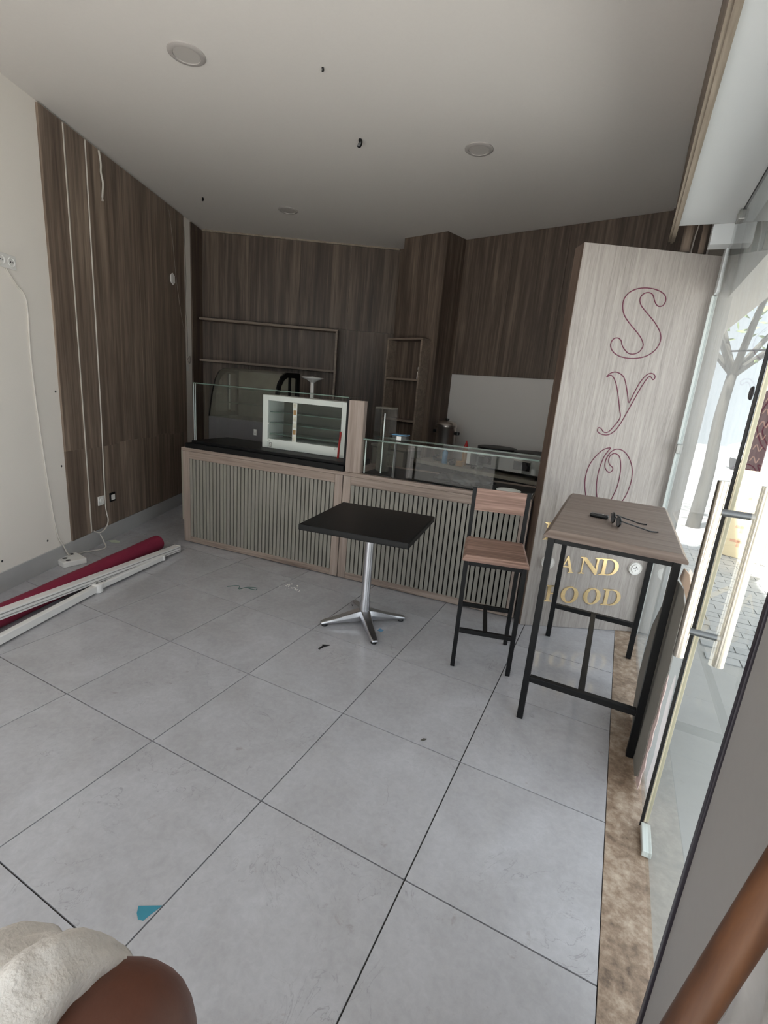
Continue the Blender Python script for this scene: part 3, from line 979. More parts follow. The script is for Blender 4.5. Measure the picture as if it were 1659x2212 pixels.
for i, q in enumerate(fpath):
    t = (fpath[min(i + 1, len(fpath) - 1)] - fpath[max(i - 1, 0)]).normalized()
    nrm = Vector((0, -t.z, t.y))
    for x in (fx0 + .021, fx1 - .021):
        vs += [(x, q.y + nrm.y * .003, q.z + nrm.z * .003), (x, q.y - nrm.y * .003, q.z - nrm.z * .003)]
for i in range(len(fpath) - 1):
    a = i * 4
    fs += [(a, a + 4, a + 6, a + 2), (a + 1, a + 3, a + 7, a + 5), (a, a + 1, a + 5, a + 4), (a + 2, a + 6, a + 7, a + 3)]
b.add(vs, fs)
b.build('curved_pane', M['glass_haze'], pf, 0, True)
MB().box(fx0 + .021, fx1 - .021, fy1 - .03, fy1 - .01, 1.131, 1.62).build('rear_door', M['beige'], pf)
for z in (1.28, 1.43):
    MB().box(fx0 + .022, fx1 - .022, fy0 + .14, fy1 - .035, z, z + .006).build('glass_shelf', M['glass_edge'], pf)
b = MB(); b.box(fx0 + .10, fx0 + .112, fy0 + .2, fy0 + .215, 1.2, 1.58); b.build('light_tube', M['white_plastic'], pf)
b = MB(); b.box(fx1 - .22, fx1 - .185, fy0 - .001, fy0 - .0, .99, 1.05); k_ = b.build('sticker', M['white_plastic'], pf)
b = MB(); b.prism([(fx1 - .208, 1.002), (fx1 - .197, 1.002), (fx1 - .2025, 1.035)], fy0 - .0018, fy0 - .001, axis=1); b.build('sticker_mark', M['dark_grey'], k_)
# pale bag and cup standing behind the fridge
b = MB(); b.lathe([(.035, 0), (.05, .0), (.05, .01), (.02, .02), (.018, .20), (.055, .225), (.11, .245), (.115, .252), (.0, .262)], 24)
o = b.build('cake_stand', M['white_plastic'], None, 0, True)
o.location = tuple((C0 + CD * .72 + nn * 1.02).to_3d() + Vector((0, 0, 1.36)))
tag(o, 'white round topped stand to the right of the curved pastry display', 'cake stand')
b = MB().box(.56, .90, .80, 1.24, .002, 1.358)
o = b.build('under_cabinet', M['dark_grey'], None, .006); o.location = CLOC; o.rotation_euler = (0, 0, CW)
tag(o, 'dark cabinet behind the counter under the white stand', 'cabinet')

# ------------------------------------------------------------------ shelves on the back wall
sh = thing('wall_shelf', 'wide two-tier dark wood shelf on the back wall above the pastry display', 'shelf', (CORNER.x, CORNER.y, 0), AW)
sx0, sx1, dp = .035, 1.70, .18
MB().box(sx0, sx1, -.016 - dp, -.0165, 2.185, 2.21).build('top_board', M['shelf_wood'], sh, .001)
MB().box(sx0, sx1 - .026, -.016 - dp, -.0165, 1.708, 1.733).build('shelf_board', M['shelf_wood'], sh, .001)
MB().box(sx1 - .025, sx1, -.016 - dp, -.0165, .95, 2.184).build('side_board', M['shelf_wood'], sh, .001)

cdir = (cB - cA).normalized()
cs = thing('column_shelf', 'narrow three-tier wood shelf fixed to the column front', 'shelf', (cA.x, cA.y, 0), math.atan2(cdir.y, cdir.x))
x0, x1, dp = .0, .497, .16
MB().box(x0, x0 + .022, -dp, -.001, .93, 2.111).build('side_board', M['shelf_wood'], cs, .001)
MB().box(x1 - .022, x1, -dp, -.001, .93, 2.111).build('side_board', M['shelf_wood'], cs, .001)
MB().box(x0, x1, -dp, -.001, 2.112, 2.132).build('top_board', M['shelf_wood'], cs, .001)
for z in (1.675, 1.215):
    MB().box(x0 + .0225, x1 - .0225, -dp + .004, -.001, z, z + .022).build('shelf_board', M['shelf_wood'], cs, .001)
MB().box(x0 + .0225, x1 - .0225, -.012, -.001, .93, 2.111).build('back_board', M['wall_wood_shade'], cs)
MB().box(x0 - .01, x1 + .02, -.30, -.001, .90, .929).build('base_top', M['beige'], cs)
MB().box(x0, x1 + .01, -.28, -.001, .02, .899).build('base_cabinet', M['olive'], cs)
MB().box(x0 + .02, x1 - .02, -.289, -.281, .62, .88).build('drawer_front', M['beige'], cs, .002)
b = MB(); b.lathe([(.016, 0), (.019, .002), (.019, .07), (.010, .085), (.010, .10), (.013, .102), (.013, .13), (.0, .132)], 14)
o = b.build('small_bottle', M['white_plastic'], None, 0, True)
pp = Vector((cA.x, cA.y)) + cdir * .45 + Vector((cdir.y, -cdir.x)) * .11
o.location = (pp.x, pp.y, 1.698)
tag(o, 'small white bottle on the upper tier of the column shelf', 'bottle')

# ------------------------------------------------------------------ kitchen worktop on the right part of the back wall
BE = Vector((.9738, -.2274)); NB = Vector((-.2274, -.9738)); B0 = Vector((.28, 4.95)); KW = math.atan2(BE.y, BE.x)
KLOC = (B0.x, B0.y, 0)
kc = thing('kitchen_cabinet', 'dark kitchen base cabinet along the white splashback', 'cabinet', KLOC, KW)
MB().box(.03, 1.95, -.57, -.02, .02, .797).build('body', M['dark_grey'], kc)
for i in range(4):
    a = .035 + i * .479
    dd = MB().box(a, a + .472, -.589, -.571, .10, .79).build('door', M['dark_grey'], kc, .002)
    b = MB(); b.lathe([(.014, -.62), (.014, -.59)], 12, (a + .42, 0, .70), axis=1); b.build('knob', M['black_plastic'], dd, 0, True)
kt = MB().box(.012, 1.96, -.615, -.018, .798, .835).build('kitchen_worktop', M['beige'], None, .003)
kt.location = KLOC; kt.rotation_euler = (0, 0, KW)
tag(kt, 'pale worktop below the white splashback', 'worktop')


def kpos(u, w, z=.836):
    p = B0 + BE * u + NB * w
    return (p.x, p.y, z)


cr = thing('crepe_maker', 'stainless double crepe maker with two round black plates', 'crepe maker', kpos(1.06, .33), KW)
MB().box(-.41, .41, -.24, .22, .03, .185).build('body', M['steel_dull'], cr, .004)
MB().box(-.41, .41, -.246, -.2405, .03, .045).build('front_lip', M['black_plastic'], cr)
for x in (-.35, .35):
    for y in (-.2, .18):
        b = MB(); b.lathe([(.02, 0), (.02, .03)], 12, (x, y, 0)); b.build('foot', M['black_plastic'], cr)
for x in (-.195, .21):
    b = MB(); b.lathe([(.15, .186), (.19, .20), (.20, .21), (.20, .232), (.19, .236), (0, .232)], 36, (x, -.01, 0))
    b.build('hot_plate', M['black_metal'], cr, 0, True)
    pn = MB().box(x - .10, x + .07, -.247, -.241, .075, .17).build('control_plate', M['black_plastic'], cr, .002)
    b = MB(); b.lathe([(.034, -.275), (.036, -.247)], 16, (x + .02, 0, .115), axis=1); b.build('knob', M['dark_grey'], pn, 0, True)
    MB().box(x - .10, x + .07, -.2475, -.247, .158, .17).build('plate_strip', M['steel'], pn)
b = MB(); b.box(-.405, -.365, -.25, -.242, .05, .17); b.build('switch_panel', M['white_plastic'], cr)

ur = thing('water_urn', 'stainless steel hot water urn with black tap beside the column', 'urn', kpos(.235, .36), KW)
b = MB(); b.lathe([(.115, 0), (.12, .02), (.12, .03)], 28); b.build('base_ring', M['black_plastic'], ur, 0, True)
b = MB(); b.lathe([(.108, .031), (.11, .05), (.11, .37), (.113, .375), (.113, .385)], 32); b.build('body', M['steel'], ur, 0, True)
b = MB(); b.lathe([(.116, .386), (.118, .40), (.10, .425), (.05, .44), (0, .443)], 28); b.build('lid', M['steel'], ur, 0, True)
b = MB(); b.lathe([(.012, .443), (.022, .452), (.022, .465), (0, .47)], 14); b.build('lid_knob', M['black_plastic'], ur, 0, True)
for sx in (-1, 1):
    b = MB(); b.box(min(sx * .113, sx * .165), max(sx * .113, sx * .165), -.022, .022, .30, .335); b.build('side_handle', M['black_plastic'], ur, .008)
b = MB(); b.tube([(0, -.111, .07), (0, -.15, .07), (0, -.16, .045)], .012, 10); b.build('tap', M['black_plastic'], ur, 0, True)

b = MB(); b.lathe([(.028, 0), (.03, .004), (.03, .12), (.012, .15), (.012, .165), (0, .166)], 18)
o = b.build('water_bottle', M['blue'], None, 0, True); o.location = kpos(.37, .545)
tag(o, 'small blue water bottle standing in front of the steel urn', 'bottle')
sq = thing('sauce_bottle', 'squeeze bottle with a red nozzle between the urn and crepe maker', 'bottle', kpos(.53, .40), KW)
b = MB(); b.lathe([(.028, 0), (.03, .005), (.03, .16), (.022, .175)], 18); b.build('body', M['amber'], sq, 0, True)
b = MB(); b.lathe([(.024, .176), (.024, .19), (.012, .235), (.006, .26)], 16); b.build('nozzle', M['red'], sq, 0, True)
b = MB(); b.lathe([(.035, 0), (.04, .004), (.042, .05), (.038, .052), (.034, .01)], 20)
o = b.build('cup', M['amber'], None, 0, True); o.location = kpos(.56, .545); tag(o, 'small amber cup left of the crepe maker', 'cup')
b = MB(); b.lathe([(.03, 0), (.034, .004), (.034, .03), (.0, .045)], 20)
o = b.build('black_pot', M['black_plastic'], None, 0, True); o.location = kpos(.47, .55); tag(o, 'small black pot between the blue bottle and amber cup', 'pot')

# ------------------------------------------------------------------ black cafe table
tq = thing('cafe_table', 'square black cafe table on a four-foot aluminium pedestal', 'table', (.832, 2.075, 0), math.radians(8.4))
MB().box(-.345, .345, -.345, .345, .695, .733).build('table_top', M['black_top'], tq, .006)
b = MB(); b.lathe([(.036, .05), (.036, .15), (.030, .18), (.030, .684)], 24)
b.build('column', M['alu'], tq, 0, True)
MB().box(-.16, .16, -.03, .03, .684, .6945).build('top_bracket', M['black_metal'], tq)
for k in range(4):
    a = math.radians(45 + 90 * k - 8.4 - 2)
    ca, sa = math.cos(a), math.sin(a)
    prof = [(.0, .035, .105, .04), (.05, .030, .100, .04), (.12, .026, .078, .034), (.20, .022, .055, .03), (.27, .018, .040, .027), (.295, .016, .030, .020)]
    vs, fs = [], []
    for (r, zb_, zt_, hw) in prof:
        for (oy, z) in ((-hw * .85, zb_), (hw * .85, zb_), (hw, (zb_ + zt_) / 2), (hw * .7, zt_), (-hw * .7, zt_), (-hw, (zb_ + zt_) / 2)):
            vs.append((r * ca - oy * sa, r * sa + oy * ca, z))
    for i in range(len(prof) - 1):
        for j in range(6):
            l = (j + 1) % 6
            fs.append((i * 6 + j, i * 6 + l, (i + 1) * 6 + l, (i + 1) * 6 + j))
    fs += [tuple(range(5, -1, -1)), tuple((len(prof) - 1) * 6 + j for j in range(6))]
    ft = MB().add(vs, fs).build('foot', M['alu'], tq, .004, True)
    b = MB(); b.lathe([(.019, 0), (.021, .004), (.019, .017)], 14, (.268 * ca, .268 * sa, 0)); b.build('rubber_pad', M['black_plastic'], ft)

# ------------------------------------------------------------------ bar table
bt = thing('bar_table', 'tall narrow bar table with wood top and black steel frame by the glass', 'table', (2.222, 2.16, 0), 0)
hx, hy = .2515, .50
b = MB()
# top with a chamfered rim
zt = 1.005
o_, i_ = (.283, .56), (.262, .535)
vs = [(-o_[0], -o_[1], zt - .034), (o_[0], -o_[1], zt - .034), (o_[0], o_[1], zt - .034), (-o_[0], o_[1], zt - .034),
      (-o_[0], -o_[1], zt - .022), (o_[0], -o_[1], zt - .022), (o_[0], o_[1], zt - .022), (-o_[0], o_[1], zt - .022),
      (-i_[0], -i_[1], zt), (i_[0], -i_[1], zt), (i_[0], i_[1], zt), (-i_[0], i_[1], zt)]
fs = [(3, 2, 1, 0), (8, 9, 10, 11)]
for a in range(4):
    c = (a + 1) % 4
    fs += [(a, c, 4 + c, 4 + a), (4 + a, 4 + c, 8 + c, 8 + a)]
MB().add(vs, fs).build('table_top', M['table_wood'], bt, .002)
for sx in (-1, 1):
    for sy in (-1, 1):
        MB().box(sx * hx - .015, sx * hx + .015, sy * hy - .015, sy * hy + .015, .002, zt - .035).build('leg', M['black_metal'], bt, .002)
for sy in (-1, 1):
    MB().box(-hx + .016, hx - .016, sy * hy - .0145, sy * hy + .0145, zt - .066, zt - .036).build('top_rail', M['black_metal'], bt, .002)
    MB().box(-hx + .016, hx - .016, sy * hy - .0145, sy * hy + .0145, .217, .247).build('foot_rail', M['black_metal'], bt, .002)
for sx in (-1, 1):
    MB().box(sx * hx - .0145, sx * hx + .0145, -hy + .016, hy - .016, zt - .066, zt - .036).build('side_rail', M['black_metal'], bt, .002)
MB().box(-.0145, .0145, -hy + .016, hy - .016, .217, .247).build('stretcher', M['black_metal'], bt, .002)

# ------------------------------------------------------------------ bar stool
bs = thing('bar_stool', 'tall bar stool with wood seat and low wood back before the counter', 'stool', (1.631, 2.140, 0), math.radians(14.5), 'bar stools')
qx, qy = .160, .185
zs = .70
vs = []
o_, i_ = (.182, .208), (.166, .190)
vs = [(-o_[0], -o_[1], zs - .032), (o_[0], -o_[1], zs - .032), (o_[0], o_[1], zs - .032), (-o_[0], o_[1], zs - .032),
      (-o_[0], -o_[1], zs - .020), (o_[0], -o_[1], zs - .020), (o_[0], o_[1], zs - .020), (-o_[0], o_[1], zs - .020),
      (-i_[0], -i_[1], zs), (i_[0], -i_[1], zs), (i_[0], i_[1], zs), (-i_[0], i_[1], zs)]
MB().add(vs, fs).build('seat', M['stool_wood'], bs, .002)
for sx in (-1, 1):
    MB().box(sx * qx - .0125, sx * qx + .0125, -qy - .0125, -qy + .0125, .002, zs - .033).build('leg', M['black_metal'], bs, .002)
    MB().box(sx * qx - .0125, sx * qx + .0125, qy - .0125, qy + .0125, .002, zs - .033).build('leg', M['black_metal'], bs, .002)
    MB().box(sx * (qx + .004) - .012, sx * (qx + .004) + .012, qy + .0235, qy + .0435, zs - .03, 1.012).build('back_post', M['black_metal'], bs, .002)
    MB().box(sx * qx - .012, sx * qx + .012, -qy + .013, qy - .013, zs - .058, zs - .0335).build('seat_rail', M['black_metal'], bs, .002)
MB().box(-qx + .0085, qx - .0085, qy + .024, qy + .040, .868, 1.008).build('backrest', M['stool_wood'], bs, .002)
for sy in (-1, 1):
    MB().box(-qx + .013, qx - .013, sy * qy - .012, sy * qy + .012, zs - .058, zs - .0335).build('seat_rail', M['black_metal'], bs, .002)
    MB().box(-qx + .013, qx - .013, sy * qy - .012, sy * qy + .012, .225, .25).build('foot_rail', M['black_metal'], bs, .002)
MB().box(-.012, .012, -qy + .013, qy - .013, .226, .249).build('stretcher', M['black_metal'], bs, .002)

# ------------------------------------------------------------------ spectacles and key on the bar table
gs = thing('spectacles', 'thin black spectacles lying on the bar table', 'glasses', (2.222, 1.955, 1.006), math.radians(-71.6))
gs.scale = (1.2, 1.2, 1.2)
for i, cx in enumerate((-.034, .034)):
    rim = [(cx + .027 * math.cos(t) * (1 if math.cos(t) > 0 else 1), -.002 * math.cos(t), .022 + .020 * math.sin(t)) for t in [2 * math.pi * q / 20 for q in range(20)]]
    r_ = MB().tube(rim, .0028, 6, closed=True).build('rim', M['black_plastic'], gs)
    b = MB(); b.prism([(p_[0], p_[2]) for p_ in [(cx + .0255 * math.cos(t), 0, .022 + .0185 * math.sin(t)) for t in [2 * math.pi * q / 20 for q in range(20)]]], -.001, .001, axis=1)
    b.build('lens', M['lens'], r_)
MB().tube([(-.008, 0, .028), (0, -.003, .031), (.008, 0, .028)], .0024, 6).build('bridge', M['black_plastic'], gs)
for sx in (-1, 1):
    MB().tube(smooth_path([(sx * .062, 0, .030), (sx * .068, .01, .029), (sx * .066, .09, .010), (sx * .062, .115, .004), (sx * .056, .145, .003)]), .0026, 6).build('temple', M['black_plastic'], gs)
kf = thing('key_fob', 'glossy black key fob beside the spectacles on the bar table', 'key', (2.145, 2.065, 1.006), math.radians(-6))
MB().box(-.045, .045, -.021, .021, .0, .020).build('body', M['black_plastic'], kf, .008)
b = MB(); b.lathe([(.004, .0201), (.004, .021)], 10, (.018, -.008, 0)); b.build('button', M['white_plastic'], kf)
b = MB(); b.tube([(.052 + .012 * math.cos(t), .012 * math.sin(t), .003) for t in [2 * math.pi * q / 16 for q in range(16)]], .0016, 6, closed=True); b.build('ring', M['steel'], kf)

# ------------------------------------------------------------------ torn cardboard against the glass
tcb = thing('torn_cardboard', 'torn grey cardboard sheet leaning on the glass behind the bar table', 'cardboard', (2.49, 1.5, 0))
outl = [(1.53, .004), (1.47, .05), (1.455, .18), (1.475, .30), (1.445, .38), (1.46, .50), (1.43, .58), (1.455, .68), (1.475, .84), (1.58, .875), (1.73, .86), (1.86, .76), (1.99, .64), (2.16, .46), (2.19, .30), (2.18, .15), (2.06, .02), (1.95, .004), (1.7, .004)]


def sheet(poly, parent, m, name, x0, thick, base):
    b = MB()
    n = len(poly)

    def X(y, z):
        return x0 + .012 * (z / .9) + .003 * math.sin(6 * y) - 2.49
    vs = [(X(y, z), y - 1.5, z) for y, z in poly] + [(X(y, z) + thick, y - 1.5, z) for y, z in poly]
    f = [tuple(range(n)), tuple(range(2 * n - 1, n - 1, -1))] + [(i, n + i, n + (i + 1) % n, (i + 1) % n) for i in range(n)]
    b.add(vs, f)
    return b.build(name, m, parent)


sheet(outl, tcb, M['card'], 'sheet', 2.492, .004, 0)
pk = [(1.50, .004), (1.43, .02), (1.415, .06), (1.425, .10), (1.40, .15), (1.43, .20), (1.405, .26), (1.425, .31), (1.41, .37), (1.435, .43), (1.425, .50), (1.445, .56), (1.46, .56), (1.49, .46), (1.50, .30), (1.49, .15), (1.52, .03)]
sheet(pk, tcb, M['card_pink'], 'torn_layer', 2.497, .003, 0)
tp = [(1.46, .80), (1.43, .86), (1.46, .91), (1.56, .945), (1.70, .93), (1.74, .87), (1.6, .875), (1.5, .86)]
sheet(tp, tcb, M['card_salmon'], 'folded_flap', 2.497, .003, 0)

# ------------------------------------------------------------------ dismantled awning on the floor at the left
aw = thing('awning', 'dismantled awning with maroon cloth roll and white arms on the floor', 'awning', (-.95, 1.0, 0))
AO = Vector((-.95, 1.0, 0))


def awp(*p):
    return Vector(p) - AO


rd = .066
e0, e1 = awp(-1.345, 2.20, .067), awp(-.52, -.60, .067)
b = MB()
nrm = (e1 - e0)
pts = [e0 + nrm * (i / 24) for i in range(25)]
b.tube(pts, [rd * (1 + .02 * math.sin(i * 1.7)) for i in range(25)], 28)
roll = b.build('cloth_roll', M['maroon'], aw, 0, True)
b = MB()
t_ = nrm.normalized(); a_ = Vector((0, 0, 1)); c_ = t_.cross(a_)
spir = [e0 - t_ * .001 + (a_ * math.sin(q) + c_ * math.cos(q)) * (rd * (1 - .85 * i / 50)) for i, q in enumerate([i * .42 for i in range(50)])]
b.tube(spir, .0018, 5); b.build('roll_end', M['neon_line'], roll)
# front bar : grooved extrusion
q0, q1 = awp(-1.175, 2.265, .036), awp(-.60, -.55, .165)
MB().bar(q0, q1, .062, .050).build('front_bar', M['white_metal'], aw, .003)
tv = (q1 - q0).normalized(); sv = Vector((0, 0, 1)).cross(tv).normalized()
if sv.x < 0:
    sv = -sv
uv = tv.cross(sv)
if uv.z < 0:
    uv = -uv
for off in (.012, -.010):
    MB().bar(q0 + sv * .0315 + uv * off, q1 + sv * .0315 + uv * off, .003, .006).build('groove', M['grey_plastic'], aw)
MB().bar(q0 - tv * .004, q0, .066, .054).build('end_cap', M['white_plastic'], aw, .003)
# folding arm
j0, j1, j2 = awp(-1.085, 2.04, .032), awp(-.935, 1.375, .034), awp(-.46, -.10, .034)
MB().bar(j0, j1, .030, .040).build('fore_arm', M['white_metal'], aw, .005)
MB().bar(j1, j2, .040, .050).build('upper_arm', M['white_metal'], aw, .005)
b = MB(); b.lathe([(.030, -.034), (.036, -.03), (.036, .026), (.028, .032)], 20, tuple(j1))
ej = b.build('elbow_joint', M['white_metal'], aw, 0, True)
b = MB(); b.lathe([(.008, .032), (.008, .037)], 10, tuple(j1)); b.build('bolt', M['dark_grey'], ej)
dv = (j0 - j1).normalized()
for q in (.07, -.06):
    b = MB(); b.lathe([(.006, .02), (.006, .0245)], 8, tuple(j1 + dv * q)); b.build('rivet', M['grey_plastic'], aw)
b = MB(); b.lathe([(.021, -.022), (.021, .022)], 14, tuple(j0)); b.build('arm_tip', M['white_metal'], aw, 0, True)

# power strip and cables by the left wall
ps = thing('power_strip', 'white multi-socket power block on the floor by the skirting', 'power strip', (-1.595, 1.585, 0), math.radians(-9))
MB().box(-.095, .095, -.085, .085, .0, .045).build('body', M['white_plastic'], ps, .006)
for i in range(3):
    b = MB(); b.lathe([(.018, .0451), (.018, .046)], 16, (-.06 + i * .06, -.035, 0)); b.build('socket_well', M['dark_grey'], ps)
b = MB(); b.box(-.07, -.045, .03, .05, .0451, .05); b.build('switch', M['dark_grey'], ps)


def wp(s, off, z):
    q = L0 + DL * s + NL * off
    return (q.x, q.y, z)


def wall_plate(s, z, w, h, name, label, cat, fm, m2):
    t = thing(name, label, cat, wp(s, .0165 if s > .72 else .0005, z), LW)
    MB().box(-w / 2, w / 2, -.010, 0, -h / 2, h / 2).build('plate', fm, t, .003)
    return t


t = wall_plate(.335, 2.145, .16, .085, 'double_socket', 'white double wall socket on the white wall', 'socket', M['white_plastic'], None)
for dx in (-.04, .04):
    b = MB(); b.lathe([(.022, -.0105), (.026, -.014), (.028, -.010)][::-1], 20, (dx, 0, 0), axis=1); sk = b.build('socket_ring', M['white_plastic'], t, 0, True)
    b = MB(); b.lathe([(.004, -.0145), (.004, -.0135)][::-1], 8, (dx - .009, 0, 0), axis=1); b.lathe([(.004, -.0145), (.004, -.0135)][::-1], 8, (dx + .009, 0, 0), axis=1); b.build('pin_hole', M['dark_grey'], sk)
b = MB(); b.tube(smooth_path([wp(.33, .006, 2.10), wp(.40, .006, 2.02), wp(.478, .005, 1.93), wp(.470, .005, 1.6), wp(.478, .005, 1.28), wp(.505, .005, .85), wp(.533, .005, .53), wp(.565, .006, .26), wp(.60, .02, .15), wp(.635, .03, .06), (-1.69, 1.665, .012), (-1.655, 1.63, .02)]), .0055, 8)
tag(b.build('wall_cable', M['cable'], None, 0, True), 'white cable running down the white wall to the floor power block', 'cable')
t = wall_plate(1.103, .398, .078, .080, 'wall_socket', 'white wall socket with a cable low on the wood panelling', 'socket', M['white_plastic'], None)
b = MB(); b.lathe([(.020, -.0105), (.023, -.014), (.025, -.010)][::-1], 20, (0, 0, 0), axis=1); b.build('socket_ring', M['white_plastic'], t, 0, True)
t = wall_plate(1.272, .395, .082, .082, 'light_switch', 'white switch in a black frame low on the wood panelling', 'switch', M['black_plastic'], None)
MB().box(-.026, .026, -.0135, -.0101, -.024, .024).build('rocker', M['white_plastic'], t, .002)
# vertical white trunking and cable between the panels
b = MB(); b.box(.951, .960, -.022, -.0005, .15, 3.19)
o = b.build('cable_trunking', M['cable']); o.location = wl.location; o.rotation_euler = wl.rotation_euler
tag(o, 'thin white trunking running the full height between the first panels', 'trunking')
b = MB(); b.tube(smooth_path([wp(1.192, .022, 3.19), wp(1.188, .022, 2.2), wp(1.180, .022, 1.2), wp(1.160, .023, .42), wp(1.158, .03, .28), wp(1.16, .04, .21), wp(1.11, .05, .155), wp(1.02, .05, .13), wp(.965, .03, .16)]), .0048, 8)
tag(b.build('panel_cable', M['cable'], None, 0, True), 'white cable running down the panelling past the low socket', 'cable')
b = MB(); b.tube(smooth_path([wp(1.02, .05, .118), wp(1.03, .07, .05), wp(.96, .12, .012), (-1.72, 1.76, .01), (-1.66, 1.68, .02)]), .005, 8)
tag(b.build('floor_cable', M['cable'], None, 0, True), 'short white cable from the skirting to the power block', 'cable')
b = MB(); b.tube(smooth_path([wp(1.362, .02, 3.19), wp(1.366, .028, 3.10), wp(1.358, .03, 3.04), wp(1.372, .034, 2.97), wp(1.366, .03, 2.90), wp(1.358, .03, 2.86)]), .0075, 8)
hw = b.build('hanging_wire', M['cable'], None, 0, True); tag(hw, 'thick white wire end hanging from the ceiling over the panelling', 'wire')
b = MB(); b.tube([wp(1.358, .03, 2.86), wp(1.350, .034, 2.838)], .004, 6); b.tube([wp(1.358, .03, 2.86), wp(1.366, .034, 2.838)], .004, 6); b.tube([wp(1.358, .03, 2.86), wp(1.358, .026, 2.836)], .004, 6); b.build('wire_tip', M['cable'], hw)
t = thing('wall_box', 'small white hexagonal cover high on the panelling near the back corner', 'cover', wp(2.532, .0175, 2.505), LW)
b = MB(); b.prism([(.0, .058), (.042, .035), (.045, -.03), (.01, -.058), (-.04, -.035), (-.042, .03)], -.012, 0, axis=1); b.build('cover', M['white_plastic'], t, .002)
b = MB(); b.tube(smooth_path([wp(2.50, .019, 3.15), wp(2.56, .02, 2.9), wp(2.63, .02, 2.5), wp(2.75, .02, 2.1), wp(2.82, .02, 2.0)]), .0022, 6)
tag(b.build('thin_cord', M['cable_grey'], None, 0, True), 'thin tan cord running diagonally over the far panelling', 'cord')
b = MB(); b.tube(smooth_path([wp(2.86, .006, 3.1), wp(2.89, .006, 2.6), wp(2.865, .006, 2.3), wp(2.90, .006, 2.0), wp(2.89, .008, 1.74)]), .003, 6)
tag(b.build('white_strip_cord', M['cable_grey'], None, 0, True), 'grey cord down the white strip beside the panelling', 'cord')
b = MB(); b.tube(smooth_path([wp(2.87, .012, 1.70), wp(2.90, .03, 1.74), wp(2.93, .02, 1.70), wp(2.89, .03, 1.66), wp(2.87, .02, 1.69)]), .006, 6)
tag(b.build('wire_knot', M['cable_grey'], None, 0, True), 'knot of wires above the small switch on the white strip', 'wire')
t = wall_plate(2.885, 1.61, .065, .07, 'corner_switch', 'small white switch on the white strip by the back corner', 'switch', M['white_plastic'], None)
t.location = wp(2.885, .001, 1.61)
# screw holes left in the white wall
for s_, z_ in ((.688, 1.333), (.684, .768), (.469, .225), (.048, .213)):
    b = MB(); b.lathe([(.0035, -.004), (.008, -.0006), (.009, 0)][::-1], 10, (s_, 0, z_), axis=1)
    b.build('screw_plug', M['dark_grey'], wl)

# ------------------------------------------------------------------ ceiling fittings
for x, y, lab in ((-.294, 1.66, 'round recessed ceiling light nearest the camera'), (.935, 3.066, 'round recessed ceiling light at the right of the ceiling'), (-1.22, 3.746, 'round recessed ceiling light farthest back near the shelf wall')):
    t = thing('ceiling_light', lab, 'ceiling light', (x, y, H), 0, 'recessed ceiling lights')
    b = MB(); b.lathe([(.070, -.003), (.072, -.010), (.088, -.010), (.098, -.004), (.099, 0)], 40); b.build('ring', M['lamp_ring'], t, 0, True)
    b = MB(); b.lathe([(0, -.006), (.0695, -.006), (.0695, -.001)], 40); b.build('diffuser', M['lamp_face'], t, 0, True)
for x, y, sc, lab in ((.186, 2.72, 1.0, 'black torn hook stub in the middle of the ceiling'), (.362, 1.989, .35, 'tiny stub in the ceiling nearest the camera'), (-1.883, 3.273, .6, 'small dark stub in the ceiling near the left panelling')):
    b = MB(); b.tube(smooth_path([(0, 0, 0), (.006 * sc, 0, -.018 * sc), (-.004 * sc, .004, -.034 * sc), (-.014 * sc, 0, -.03 * sc)]), [.012 * sc + .002] * 19, 7)
    o = b.build('ceiling_stub', M['black_plastic'], None, 0, True); o.location = (x, y, H)
    tag(o, lab, 'hook')

# ------------------------------------------------------------------ litter on the floor
b = MB(); b.prism([(-.034, .006), (-.024, -.012), (-.008, -.024), (.008, -.022), (.014, -.006), (.030, .030)], .0006, .0018)
o = b.build('paper_scrap', M['cyan']); o.location = (1.174, .125, 0); o.rotation_euler = (0, 0, math.radians(10)); tag(o, 'teal triangular paper scrap on the near floor tiles', 'paper')
b = MB(); b.tube(smooth_path([(-.10, -.06, .003), (-.06, -.01, .003), (-.03, .0, .003), (.0, -.04, .003), (.03, .02, .003), (.09, .05, .003), (.11, .02, .003), (.05, .01, .003)]), .0022, 6)
o = b.build('green_string', M['green']); o.location = (-.20, 2.03, .0); tag(o, 'dark green string curled on the floor before the counter', 'string')
rg = random.Random(5)
b = MB()
for i in range(26):
    x, y = rg.gauss(0, .05), rg.gauss(0, .025)
    r_ = rg.uniform(.002, .006)
    b.box(x - r_, x + r_, y - r_, y + r_, .0002, .0002 + r_ * .7)
o = b.build('crumbs', M['crumb']); o.location = (.075, 2.25, 0); tag(o, 'scatter of white crumbs on the floor before the counter', 'crumbs'); o['kind'] = 'stuff'
b = MB(); b.prism([(-.028, -.03), (-.018, -.035), (0, .0), (.03, .03), (.012, .028), (-.018, .022), (-.012, .008)], .0006, .004)
o = b.build('black_scrap', M['leafblack']); o.location = (.785, 1.66, 0); o.rotation_euler = (0, 0, .3); tag(o, 'small black scrap on the floor before the cafe table', 'scrap')
b = MB(); b.prism([(-.018, -.014), (.016, -.02), (.02, .012), (-.012, .02)], .0006, .0016)
o = b.build('blue_scrap', M['blue']); o.location = (.975, 2.05, 0); tag(o, 'tiny blue scrap between the feet of the cafe table', 'scrap')
b = MB(); b.prism([(-.06, -.02), (.0, -.035), (.06, .0), (.03, .03), (-.03, .025)], .0006, .003)
o = b.build('paper_slip', M['paper']); o.location = (-1.80, 2.11, 0); tag(o, 'pale green paper slip by the skirting', 'paper')
b = MB(); b.prism([(-.01, -.012), (.004, -.008), (.012, .01), (-.002, .006)], .0006, .004)
